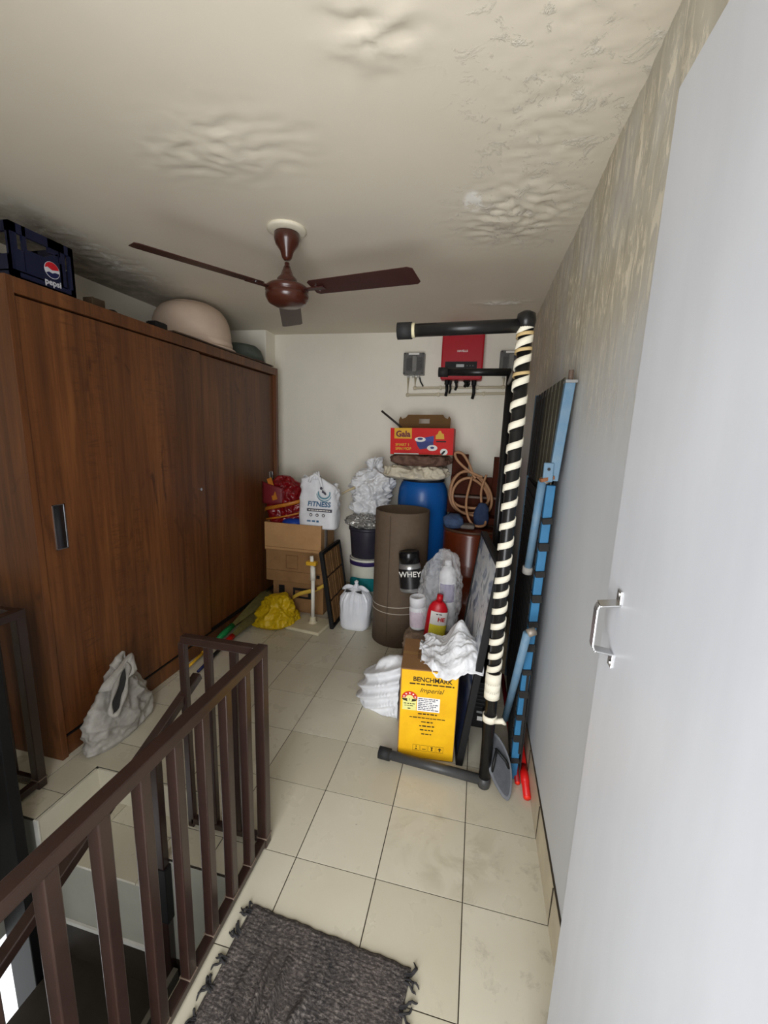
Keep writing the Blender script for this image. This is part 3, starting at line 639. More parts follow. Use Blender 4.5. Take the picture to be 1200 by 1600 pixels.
def build_corner_bags():
    RB = plain('maroon_gift_foil', (134, 16, 24), .3, var=.5, scale=22, coat=.3); GO = plain('gold_trim', (188, 116, 36), .4, var=.35, scale=30)
    b = thing('gift_bag', 'shiny dark red bag with gold bands stuffed in the open carton', 'bag', (-.75, 2.13, .57))
    MB.build(sackmesh((-.745, 2.12, .57), [(0, 0), (.12, .0), (.14, .1), (.145, .3), (.16, .42), (.16, .48), (.10, .57), (.04, .615), (0, .62)], 3.3, .04, 10, sx=1.05, sy=.7, lean=(-.03, 0)), 'body', RB, b, True)
    def band(z, tilt, r0, hgt, y):
        def fn(u, v):
            t = PI * (1.05 + u * .95); r = r0 + .008 * nz((u * 4, v, z), 2, 3)
            return Vector((-.755 + r * 1.06 * math.cos(t), 2.115 + r * .76 * math.sin(t), z + tilt * (u - .5) + hgt * v))
        return MB().grid(fn, 30, 3).build('gold_band', GO, b, True, solid=.004)
    band(.93, .14, .183, .03, 0); band(.84, .12, .176, .015, 0)
    MB().bar((-.80, 1.988, .99), (-.86, 2.0, 1.17), .045, .004, up=(0, 1, 0)).build('gold_band', GO, b)
    MB().grid(lambda u, v: Vector((-.93 + .2 * u, 2.01 - .02 * math.sin(u * PI), .95 + .19 * v - .05 * u * v)), 8, 8).build('flap', plain('dark_red_panel', (112, 30, 36), .45, var=.2), b, True, solid=.004)
    BL = plain('blue_plastic', (24, 62, 150), .35, var=.15)
    o = thing('plastic_bowl', 'blue plastic bowl lying upside down in the open carton', 'bowl', (-.67, 2.035, .70))
    MB().lathe((-.665, 2.045, .715), [(.072, 0), (.074, .06), (.072, .085), (.06, .105), (.03, .118), (0, .12)], 32, sx=1.3).build('shell', BL, o, True)
    MB().lathe((-.665, 2.045, .715), [(.073, -.008), (.08, -.006), (.08, .002), (.072, .004)], 32, sx=1.3).build('rim', BL, o, True)
    MB().lathe((-.665, 2.045, .57), [(.05, 0), (.05, .136)], 20).build('inner_cup', BL, o, True)
    t = NT('white_woven_bag'); v = t.mapping(); t.col(t.mix(t.noise(v, 8, 5), lin((214, 216, 220)), lin((236, 236, 238)))); t.bump(t.noise(v, 26, 4), .3, .006); WB = t.done(.5)
    f = thing('carrier_bag', 'white bag printed FITNESS with a blue swirl standing in the open carton', 'bag', (-.43, 2.1, .6))
    def shell(u, w):
        t = 2 * PI * u; ct, st = math.cos(t), math.sin(t); q = (abs(ct) ** 5 + abs(st) ** 5) ** -.2
        top = .60 + .02 * math.sin(3 * t)
        z = .768 + w * (top - .17 + .0) if False else .77 + w * .40 + (.035 * math.cos(t * 1.0 + 2.6) + .02 * math.sin(3 * t)) * w ** 3
        k = 1 - .10 * w ** 4
        p = Vector((-.43 + .163 * k * q * ct, 2.07 + .085 * (1 - .4 * w ** 3) * q * st, z))
        d = .03 * crease(p, 10, 8) * (.3 + w) * (1 if st > -.5 else .45)
        return p + Vector((ct, st, 0)) * d
    mb = MB().grid(shell, 72, 30, wrap=True); mb.add([(-.43, 2.07, .77)] + [shell(i / 72, 0) for i in range(72)], [(0, 1 + (i + 1) % 72, 1 + i) for i in range(72)])
    mb.build('body', WB, f, True, solid=.003)
    MB().box(-.5, -.36, 2.03, 2.1, .571, .77).build('packed_items', plain('packed_cloth', (120, 112, 104), .8), f, bevel=.02)
    mb = MB(); mb.tube([(-.49, 1.985, 1.16), (-.475, 1.99, 1.205), (-.44, 2.0, 1.225), (-.40, 2.0, 1.19), (-.375, 1.985, 1.11)], [.012, .013, .015, .013, .01], 8); mb.build('handle', WB, f, True)
    for k in range(3): MB().tube([(-.45 + .02 * k, 2.0, 1.18), (-.455 + .018 * k, 2.01, 1.235 + .006 * k), (-.44 + .02 * k, 2.02, 1.20)], [.012, .01, .004], 7).build('loose_end', WB, f, True)
    M = frame((-.43, 1.976, .97), (1, .0, 0), (0, .0, 1)); BI = plain('bag_blue_print', (70, 112, 148), .5); GI = plain('bag_grey_print', (78, 76, 88), .5); TE = plain('bag_teal_print', (96, 150, 166), .5)
    text('FiTNESS', .058, BI, f, M @ Matrix.Translation((.03, .01, 0)), bold=.0015, shear=.15)
    flat(rect(-.075, .145, -.052, -.028), M, GI, f, 'printed_bar'); small_print(M, -.06, .13, -.04, .009, WHITEP, f, 3)
    for k in range(3): flat(ell(-.04 + .055 * k, -.082, .014, .014, n=8), M, GI, f, 'printed_icon'); 
    for k in range(3): flat(ell(-.04 + .055 * k, -.082, .007, .007, n=8), M, WHITEP, f, 'printed_icon_centre', .0014)
    out = ell(.075, .105, .055, .05, PI * .9, PI * 2.1, 20); inn = ell(.075, .105, .046, .038, PI * 2.1, PI * .9, 20)
    flat(out + inn, M, TE, f, 'printed_swirl'); out = ell(.075, .10, .066, .064, PI * 1.0, PI * 1.9, 20); inn = ell(.075, .10, .061, .057, PI * 1.9, PI * 1.0, 20); flat(out + inn, M, TE, f, 'printed_swirl')
    flat([(.055, .11), (.07, .105), (.085, .09), (.095, .095), (.09, .11), (.07, .125), (.06, .135)], M, GI, f, 'printed_figure'); flat(ell(.05, .145, .012, .012, n=12), M, GI, f, 'printed_figure')
    small_print(M, -.075, .03, -.135, .018, BI, f, 4)
build_corner_bags()
def build_corner_floor():
    # leaning slatted panel with a black frame
    p = thing('slatted_panel', 'black-framed panel with brown slats leaning on the carton stack', 'panel', (-.2, 1.98, 0))
    M = frame((-.185, 1.765, 0), (0, 1, 0), (-.10, 0, .635)); L, H = .44, .645
    for r in (rect(0, .03, 0, H), rect(L - .014, L, 0, H), rect(.03, L - .014, 0, .022), rect(.03, L - .014, H - .022, H)): MB().prism(r, M @ Matrix.Translation((0, 0, -.03)), .03).build('frame_bar', BLACKM, p, bevel=.002)
    MB().prism(rect(.03, L - .014, .022, H - .022), M @ Matrix.Translation((0, 0, -.028)), .008).build('backing', plain('dark_brown_board', (62, 42, 26), .8), p)
    SLT = plain('brown_slat', (142, 104, 64), .75, var=.3, scale=14)
    for i in range(3):
        for j in range(3):
            x0 = .036 + i * .132; y0 = .03 + j * .2
            for k in range(3): MB().prism(rect(x0 + k * .042, x0 + k * .042 + .038, y0, y0 + .18), M @ Matrix.Translation((0, 0, -.02 + .003 * (k % 2))), .008).build('slat', SLT, p)
    # stand
    CR = plain('cream_plastic', (206, 196, 166), .4, var=.14)
    s = thing('pole_stand', 'cream plastic stand with a square base, white pole and yellow clip', 'stand', (-.385, 1.775, 0))
    R = Matrix.Translation((-.39, 1.772, 0)) @ Matrix.Rotation(math.radians(-7), 4, 'Z')
    MB(R).hexa([(-.152, -.135, .0), (.152, -.135, .0), (.152, .135, .0), (-.152, .135, .0)], [(-.15, -.133, .026), (.15, -.133, .026), (.15, .133, .026), (-.15, .133, .026)]).build('base_plate', CR, s, bevel=.008)
    MB().lathe((-.372, 1.79, .026), [(.04, 0), (.04, .006), (.026, .012), (.024, .045), (.018, .05)], 28).build('socket', CR, s, True)
    WP = plain('white_pvc', (226, 222, 210), .35, var=.08)
    MB().cyl((-.372, 1.79, .07), (-.372, 1.79, .40), .0155).build('pole', WP, s, True)
    MB().cyl((-.372, 1.79, .39), (-.374, 1.79, .50), .022, .02).build('pole_sleeve', WP, s, True)
    MB().box(-.425, -.34, 1.765, 1.815, .515, .548).build('clip', plain('yellow_plastic', (212, 164, 44), .4), s, bevel=.006)
    MB().cyl((-.378, 1.79, .50), (-.384, 1.79, .59), .017, .014).build('pole_tip', WP, s, True)
    # yellow bag
    YB_ = plain('yellow_plastic_bag', (206, 172, 22), .4, var=.28, scale=7, bump=.15, bscale=25)
    y = thing('plastic_bag', 'crumpled yellow plastic bag slumped on the floor beside the brooms', 'bag', (-.69, 1.75, 0))
    sackmesh((-.70, 1.735, .0), [(0, .001), (.13, .001), (.16, .03), (.145, .1), (.10, .19), (.05, .235), (0, .245)], 5.1, .05, 9, sx=1.1, sy=1.0, lean=(.05, .03)).build('body', YB_, y, True)
    sackmesh((-.60, 1.80, .0), [(0, .001), (.08, .001), (.1, .03), (.07, .09), (0, .12)], 2.2, .04, 11, sx=.95, sy=.75).build('fold', YB_, y, True)
    st = MB().grid(lambda u, v: Vector((-.62 + .29 * u, 1.925 - .01 * math.sin(u * 5), .135 + .15 * u + .035 * v + .012 * math.sin(u * 6))), 14, 3).build('strap', plain('yellow_strap', (214, 176, 70), .6, var=.2), y, True, solid=.004)
    for u in (.2, .75): MB().lathe((-.62 + .29 * u, 1.918, .152 + .15 * u), [(.0, -.001), (.014, 0), (.0, .002)], 14, axis=Matrix.Rotation(PI / 2, 4, 'X')).build('printed_dot', plain('strap_print', (96, 30, 20), .6), st)
    # white knotted carrier bag
    WT = NT('thin_white_plastic'); WT.col(WT.mix(WT.noise(WT.mapping(), 6, 4), lin((206, 210, 218)), lin((236, 237, 240)))); WT.bump(WT.noise(WT.mapping((3, 3, 1)), 12, 4), .3, .01); WT = WT.done(.35)
    w = thing('carrier_bag', 'knotted white plastic carrier bag on the floor beside the brown roll', 'bag', (-.03, 1.87, 0))
    c = (-.03, 1.87, 0)
    def fn(u, v):
        t = 2 * PI * u; prof = [(.0, .001), (.105, .001), (.118, .02), (.125, .1), (.128, .2), (.12, .26), (.09, .305), (.05, .33), (.024, .345), (.02, .36)]
        f = v * (len(prof) - 1); i = min(int(f), len(prof) - 2); k = f - i; r = prof[i][0] * (1 - k) + prof[i + 1][0] * k; z = prof[i][1] * (1 - k) + prof[i + 1][1] * k
        q = (abs(math.cos(t)) ** 3 + abs(math.sin(t)) ** 3) ** (-1 / 3)
        pl = 1 + (.06 * math.sin(17 * t) + .04 * math.sin(29 * t + 1)) * max(0, (z - .12) / .2) + .03 * nz((math.cos(t), math.sin(t), z * 6), 2.4, 1)
        return Vector((c[0] + r * q * pl * math.cos(t), c[1] + r * q * pl * math.sin(t) * .75, z))
    MB().grid(fn, 120, 46, wrap=True).build('body', WT, w, True)
    sackmesh((-.028, 1.868, .345), [(0, 0), (.016, .004), (.02, .016), (.012, .03), (.018, .045), (0, .06)], 1, .006, 20, 24, 16).build('knot', WT, w, True)
    for sgn in (-1, 1):
        MB().grid(lambda u, v: Vector((-.03 + sgn * (.015 + .10 * u), 1.855 - .02 * math.sin(u * PI), .345 - .03 * u + (.03 * math.sin(u * PI) + .012) * v)), 10, 4).build('handle', WT, w, True, solid=.002)
        MB().prism([(.012, -.004), (.062, .008), (.07, -.018), (.03, -.012)], frame((-.03, 1.80, .335), (sgn, 0, 0), (0, .3, 1)), .002).build('dark_wedge', BLACKM, w)  # flat black wedge on each side of the knot
    # brooms
    def broom(label, A, B, Cc, colA, colB, lift):
        b = thing('broom', label, 'broom', (A[0], A[1], 0)); A, B, Cc = Vector(A), Vector(B), Vector(Cc)
        m1 = A.lerp(B, .32); m2 = A.lerp(B, .62)
        MB().tube([A, m1], [.009, .011], 12).build('handle_tip', colA, b, True); MB().tube([m1, m2], .013, 12).build('handle', BLACKM if lift else colA, b, True); MB().tube([m2, m2.lerp(B, .5), B], [.016, .024, .022], 14).build('grip', colB, b, True)
        mb = MB(); rnd = random.Random(int(lift * 100) + 2); d, u, w = orth(Cc - B)
        for k in range(260):
            a = rnd.uniform(0, 2 * PI); r = rnd.random() ** .5; e = Cc + u * (math.cos(a) * .075 * r) + w * (math.sin(a) * .035 * r) - d * rnd.uniform(0, .05)
            s = B + u * (math.cos(a) * .015 * r) + w * (math.sin(a) * .012 * r)
            if e.z < .004: e.z = .004
            mb.tube([s, s.lerp(e, .55) + Vector((0, 0, .006)), e], [.0014, .0014, .0007], 3, caps=False)
        o = mb.build('bristles', plain('broom_grass', (112, 104, 58), .8, var=.4, scale=20), b); o['kind'] = 'stuff'
    broom('broom with a red grip and dark handle lying nearest the room by the wardrobe', (-.80, .92, .022), (-.835, 1.36, .045), (-.84, 1.80, .07), plain('navy_plastic', (22, 30, 78), .4), REDP, 0.1)
    broom('broom with a green grip and yellow handle tip lying against the wardrobe', (-.885, .915, .03), (-.885, 1.44, .085), (-.86, 1.97, .15), plain('yellow_plastic', (212, 164, 44)), plain('green_plastic', (20, 120, 62), .4), 0.0)
build_corner_floor()
# ---------------------------------------------------------------- drums, rolls and what stands on them
def build_drums():
    TB = plain('brown_roll_sheet', (98, 82, 66), .75, var=.15, scale=26, bump=.15, bscale=140)
    c = (.335, 1.815, 0); r = .203
    t = thing('rolled_sheet', 'tall open brown cylinder of rolled sheet standing in front of the blue barrel', 'roll', c)
    MB().lathe(c, [(r - .009, .0), (r, .0), (r, .3), (r, .6), (r, 1.015), (r - .002, 1.022), (r - .009, 1.022), (r - .009, .6), (r - .009, .0)], 72).build('shell', TB, t, True)
    WR = plain('pale_wire', (196, 186, 170), .4, var=.1)
    for z, ti in ((.318, .012), (.268, .004)): MB().tube([(c[0] + (r + .002) * math.cos(a), c[1] + (r + .002) * math.sin(a), z + ti * math.cos(a)) for a in [2 * PI * k / 64 for k in range(64)]], .0028, 6, closed=True).build('tie_wire', WR, t, True)
    MB().bar((c[0] - .05, c[1] - r - .0015, .02), (c[0] - .05, c[1] - r - .0015, 1.0), .004, .003, up=(0, 1, 0)).build('seam', plain('roll_seam', (80, 66, 52), .8), t)
    # blue barrel
    BB = plain('blue_barrel_plastic', (20, 92, 168), .38, var=.12, scale=4, coat=.15)
    c = (.415, 2.325, 0)
    b = thing('plastic_barrel', 'blue plastic barrel against the back wall behind the brown roll', 'barrel', c)
    MB().lathe(c, [(.17, 0), (.19, .01), (.205, .04), (.212, .15), (.213, .28), (.21, .30), (.215, .32), (.216, .6), (.214, .92), (.211, .94), (.214, .96), (.213, 1.05), (.206, 1.12), (.186, 1.175), (.17, 1.19), (.165, 1.205), (0, 1.205)], 64).build('body', BB, b, True)
    MB().lathe(c, [(.168, 1.19), (.178, 1.194), (.178, 1.212), (.16, 1.216), (0, 1.214)], 48).build('lid', plain('barrel_lid', (28, 30, 36), .5), b, True)
    # rust red drum
    RD = plain('rust_red_drum_paint', (104, 44, 20), .3, var=.4, scale=5, coat=.3)
    c = (.845, 2.06, 0); r = .215
    d = thing('metal_drum', 'rust red ribbed metal drum between the blue barrel and the framed board', 'drum', c)
    prof = [(r - .01, 0), (r, .006)]
    for z in (.22, .52): prof += [(r, z), (r + .008, z + .012), (r, z + .024), (r + .008, z + .05), (r, z + .062), (r + .008, z + .09), (r, z + .102)]
    prof += [(r, .84), (r - .002, .862)]
    MB().lathe(c, prof, 64).build('shell', RD, d, True)
    MB().lathe(c, [(r - .004, .858), (r + .004, .864), (r + .005, .876), (r - .004, .88), (r - .014, .872), (r - .02, .858), (0, .858)], 64).build('rim', plain('drum_lid_dull', (84, 60, 44), .5, var=.3), d, True)
    # bucket pair
    c = (-.025, 2.15, 0)
    w = thing('paint_tub', 'white plastic tub with a teal label under the dark bucket', 'bucket', c)
    MB().lathe(c, [(.12, 0), (.128, .01), (.14, .50), (.146, .51), (.146, .525), (.135, .53), (0, .53)], 48).build('body', plain('offwhite_tub', (212, 212, 196), .4, var=.08), w, True)
    MB().lathe(c, [(.140, .47), (.1445, .472), (.1455, .525), (.142, .528)], 48).build('purple_band', plain('purple_band', (52, 40, 88), .45), w, True)
    def lab(u, v):
        t = PI * (1.12 + .76 * u); z = .25 + v * .12 * (1 - .5 * (2 * u - 1) ** 4); return Vector((c[0] + (.1315 + z * .024 + .0025) * math.cos(t), c[1] + (.1315 + z * .024 + .0025) * math.sin(t), z))
    MB().grid(lab, 28, 6).build('label', plain('teal_label', (24, 122, 126), .45, var=.25, scale=30), w, True)
    k = thing('bucket', 'dark grey ribbed bucket standing on the white tub', 'bucket', (c[0], c[1], .531))
    MB().lathe((c[0], c[1], .531), [(.125, 0), (.13, .006), (.15, .24), (.15, .255), (.14, .25), (.12, .02), (0, .02)], 60, fn=lambda t, z, r: 1 + (.008 * math.sin(26 * t) if .02 < z < .22 else 0)).build('body', plain('charcoal_plastic', (48, 46, 56), .4, var=.25, scale=9), k, True)
    MB().lathe((c[0], c[1], .531), [(.15, .235), (.158, .238), (.158, .262), (.15, .264), (.146, .255)], 48).build('rim', plain('charcoal_plastic', (48, 46, 56)), k, True)
    FO = plain('silver_foil', (176, 174, 170), .25, .6, var=.35, scale=14, bump=.3, bscale=40)
    tag(sackmesh((c[0], c[1], .76), [(0, 0), (.10, .0), (.125, .03), (.175, .06), (.17, .085), (.12, .115), (.06, .135), (0, .14)], 7.7, .06, 14, sx=1.0, sy=.9).build('foil_bundle', FO, smooth=True), 'crumpled silver foil spilling over the dark bucket', 'foil')
    SK = NT('white_poly_sack'); SK.col(SK.mix(SK.noise(SK.mapping(), 7, 5), lin((196, 198, 202)), lin((238, 238, 238)))); SK.bump(SK.noise(SK.mapping(), 14, 5, .65), .35, .02); SK = SK.done(.38); MATS['white_poly_sack'] = SK
    s = thing('plastic_sack', 'tall crumpled white plastic sack on the dark bucket against the back wall', 'sack', (-.03, 2.25, .88))
    sackmesh((-.035, 2.25, .88), [(0, .0), (.12, .0), (.15, .03), (.15, .12), (.175, .22), (.17, .3), (.12, .37), (.075, .41), (.06, .46), (.04, .49), (0, .50)], 4.4, .075, 9.5, 170, 150, sx=1.05, sy=.75, lean=(.03, .03), sq=2.3).build('body', SK, s, True)
    MB().tube([(-.14, 2.14, 1.12), (-.20, 2.12, 1.09), (-.25, 2.13, 1.06)], [.012, .010, .008], 8).build('twine', plain('twine', (200, 184, 150), .8), s, True)
build_drums()
def build_pile():
    CC = plain('cream_cloth', (214, 204, 182), .85, var=.2, scale=10, bump=.15, bscale=70); PC = plain('patterned_brown_cloth', (122, 92, 78), .85, var=.5, scale=26, bump=.2)
    tag(sackmesh((.365, 2.235, 1.218), [(0, .0), (.20, .0), (.235, .012), (.245, .05), (.23, .085), (.16, .10), (0, .102)], 2.0, .08, 8, 150, 80, sx=1.0, sy=.8, sq=3).build('folded_cloth', CC, smooth=True), 'cream cloth bundled over the top of the blue barrel', 'cloth')
    tag(sackmesh((.39, 2.26, 1.325), [(0, .0), (.18, .0), (.225, .02), (.228, .05), (.2, .078), (0, .083)], 6.0, .055, 9, 150, 70, sx=1.05, sy=.83, sq=3).build('folded_cloth', PC, smooth=True), 'brown patterned blanket folded under the red mop box', 'cloth')
    # red box
    RB = plain('red_carton_print', (214, 22, 18), .6, var=.06)
    g = thing('mop_box', 'red printed spin mop carton with open brown flaps on the cloth pile', 'box', (.4, 2.32, 1.415))
    R = Matrix.Translation((.398, 2.20, 1.418)) @ Matrix.Rotation(math.radians(-1.2), 4, 'Y'); W2 = .258; H = .212; D = .25; e = .004
    MB(R).box(-W2, W2, 0, e, 0, H).build('front_panel', RB, g); MB(R).box(-W2, W2, D - e, D, 0, H).build('back_panel', RB, g)
    MB(R).box(-W2, -W2 + e, e, D - e, 0, H).build('side_panel', RB, g); MB(R).box(W2 - e, W2, e, D - e, 0, H).build('side_panel', RB, g); MB(R).box(-W2, W2, 0, D, -.003, .0).build('bottom_panel', CARD2, g)
    F = R @ frame((0, .14, H - .02), (1, 0, 0), (0, .12, 1)); o = [(-.215, 0), (.215, 0), (.22, .10), (.205, .125), (.195, .10), (.17, .11), (.155, .135), (-.14, .135), (-.16, .11), (-.19, .10), (-.205, .12), (-.218, .09)]
    hx0, hx1, hy0, hy1 = -.045, .045, .062, .10
    fl = MB(); 
    pts = [Vector((x, y, 0)) for x, y in o]; z = -.004
    fl.prism([(-.215, 0), (.215, 0), (.219, .062), (-.217, .062)], F, .004); fl.prism([(-.217, .062), (hx0, .062), (hx0, .10), (-.19, .10), (-.205, .12), (-.218, .09)], F, .004); fl.prism([(hx1, .062), (.219, .062), (.22, .10), (.205, .125), (.195, .10), (hx1, .10)], F, .004)
    fl.prism([(-.19, .10), (.195, .10), (.17, .11), (.155, .135), (-.14, .135), (-.16, .11)], F, .004)
    fl.build('carry_flap', plain('dark_kraft', (112, 82, 48), .85), g)
    M = R @ frame((0, -.0002, H / 2), (1, 0, 0), (0, 0, 1))
    YL = plain('print_yellow', (232, 176, 36), .5); NV = plain('print_navy', (38, 48, 122), .5)
    flat(rect(-.225, -.08, .02, .106), M, YL, g, 'logo_patch'); text('Gala', .066, plain('print_maroon', (110, 14, 40), .5), g, M @ Matrix.Translation((-.152, .056, .0012)), bold=.0025)
    text('SMART 1', .030, YL, g, M @ Matrix.Translation((-.215, -.03, 0)), align='LEFT', bold=.0008); text('SPIN MOP', .030, YL, g, M @ Matrix.Translation((-.215, -.062, 0)), align='LEFT', bold=.0008)
    flat([(-.045, .0), (.085, .035), (.10, -.02), (.085, -.05), (-.01, -.065), (-.03, -.04)], M, NV, g, 'printed_bucket'); flat(ell(-.01, .015, .045, .02), M, WHITEP, g, 'printed_bucket_rim', .0014); flat(ell(-.01, .02, .022, .009), M, NV, g, 'printed_bucket_well', .002)
    flat([(.02, .03), (.10, .045), (.10, .0), (.03, .0)], M, plain('print_blue', (52, 66, 150), .5), g, 'printed_bucket_back', .0012)
    flat(ell(.09, -.052, .042, .024), M, WHITEP, g, 'printed_mop_head', .0018); flat(ell(.09, -.05, .016, .009), M, NV, g, 'printed_mop_hub', .0024)
    flat([(.115, .02), (.185, .02), (.18, .06), (.165, .065), (.155, .085), (.14, .085), (.13, .06), (.115, .05)], M, YL, g, 'printed_figure', .0014)
    flat(rect(.12, .20, -.005, .006), M, BLACKI, g, 'printed_bar', .0016); flat(ell(.185, -.082, .03, .026), M, WHITEP, g, 'printed_inset'); flat([(.16, -.1), (.18, -.075), (.2, -.07), (.19, -.09), (.175, -.104)], M, BLACKI, g, 'printed_inset_mop', .0014)
    flat(rect(-.225, -.02, -.106, -.098), M, WHITEP, g, 'printed_stripe')
    s = tag(MB().tube([(.03, 2.30, 1.765), (.16, 2.33, 1.665), (.3, 2.37, 1.545), (.36, 2.385, 1.43)], .009, 12).build('mop_stick', plain('dark_stick', (52, 44, 40), .45), smooth=True), 'thin dark stick poking out of the red mop box', 'stick')
    # dark wooden frame on the drum + hose + blue cloths
    DW = plain('dark_mahogany', (76, 34, 20), .7, var=.35, scale=8, stretch=(2, 2, .6))
    DW.node_tree.nodes['Principled BSDF'].inputs['Specular IOR Level'].default_value = .1
    w = thing('wooden_stool', 'dark brown wooden stool upside down on the rust red drum', 'stool', (.86, 2.4, .88))
    MB().box(.65, 1.16, 2.17, 2.52, .8815, .935).build('seat', DW, w, bevel=.004)
    MB().box(.645, .78, 2.36, 2.40, .936, 1.43).build('leg', DW, w, bevel=.004); MB().box(.985, 1.16, 2.30, 2.34, .936, 1.42).build('leg', DW, w, bevel=.004)
    MB().box(.655, .69, 2.47, 2.51, .936, 1.25).build('leg', DW, w, bevel=.004); MB().box(1.11, 1.15, 2.47, 2.51, .936, 1.25).build('leg', DW, w, bevel=.004)
    MB().box(.645, .985, 2.30, 2.345, 1.10, 1.25).build('apron', DW, w, bevel=.004); MB().box(.64, 1.04, 2.26, 2.355, 1.075, 1.095).build('ledge', plain('pale_edge_wood', (96, 74, 60), .5), w, bevel=.003)
    MB().box(.63, 1.10, 2.33, 2.35, .936, 1.07).build('panel', DW, w)
    HT = plain('tan_rubber_hose', (176, 132, 96), .5, var=.15, scale=12)
    h = thing('hose', 'tan rubber hose coiled in loops over the dark wooden stool', 'hose', (.8, 2.2, .88))
    pts = []
    N = 120
    for k in range(N + 1):
        f = k / N; a = PI * .35 + 2 * PI * 3 * f; rx = .155 - .02 * math.sin(f * 19); rz = .155 + .018 * math.cos(f * 13)
        pts.append((.795 + .012 * math.sin(f * 9) + rx * math.cos(a) + .03 * (f - .5), 2.235 - .022 * math.sin(f * 3 * PI) - .012 * (f * 3 - 1.5), 1.125 + .02 * math.sin(f * 6) + rz * math.sin(a) - .04 * (math.cos(a) > 0) * math.cos(a)))
    MB().tube(pts, .0115, 10).build('coil', HT, h, True)
    def loop(P, n=40):
        P = [Vector(p) for p in P]; out = []
        for i in range(len(P) - 1):
            p0, p1, p2, p3 = P[max(0, i - 1)], P[i], P[i + 1], P[min(len(P) - 1, i + 2)]
            for s in range(8):
                t = s / 8; out.append(.5 * ((2 * p1) + (p2 - p0) * t + (2 * p0 - 5 * p1 + 4 * p2 - p3) * t * t + (3 * p1 - p0 - 3 * p2 + p3) * t ** 3))
        out.append(P[-1]); return out
    MB().tube(loop([(.90, 2.2, 1.26), (.80, 2.19, 1.30), (.70, 2.19, 1.38), (.675, 2.19, 1.44), (.73, 2.19, 1.44), (.79, 2.19, 1.36), (.83, 2.2, 1.27), (.85, 2.2, 1.25)]), .011, 10).build('top_loop', HT, h, True)
    MB().tube(loop([(.93, 2.2, 1.28), (.90, 2.17, 1.15), (.92, 2.13, 1.0), (.95, 2.1, .92), (.93, 2.06, .89), (.86, 2.05, .895), (.81, 2.07, .96), (.79, 2.13, 1.08), (.82, 2.19, 1.26)]), .010, 10).build('hanging_loop', HT, h, True)
    BC = plain('blue_grey_cloth', (66, 84, 116), .8, var=.4, scale=30, bump=.2)
    tag(sackmesh((.705, 1.985, .881), [(0, 0), (.06, .0), (.08, .03), (.075, .075), (.04, .1), (0, .105)], 9.1, .012, 12, 48, 30).build('cloth_bundle', BC, smooth=True), 'round bundle of blue grey cloth on the left of the drum top', 'cloth')
    tag(sackmesh((.915, 2.125, .881), [(0, 0), (.045, .0), (.06, .06), (.05, .14), (.03, .18), (0, .185)], 6.1, .01, 12, 40, 30, sy=.6).build('cloth_bundle', plain('navy_mesh_cloth', (44, 60, 92), .8, var=.3, scale=50), smooth=True), 'upright navy cloth bundle on the drum under the hose', 'cloth')
    tag(MB().box(.76, .87, 1.93, 2.03, .881, .915).build('cloth_strip', plain('grey_rag', (112, 104, 98), .85, var=.4), bevel=.015), 'grey rag lying on the drum beside the blue bundle', 'cloth')
build_pile()
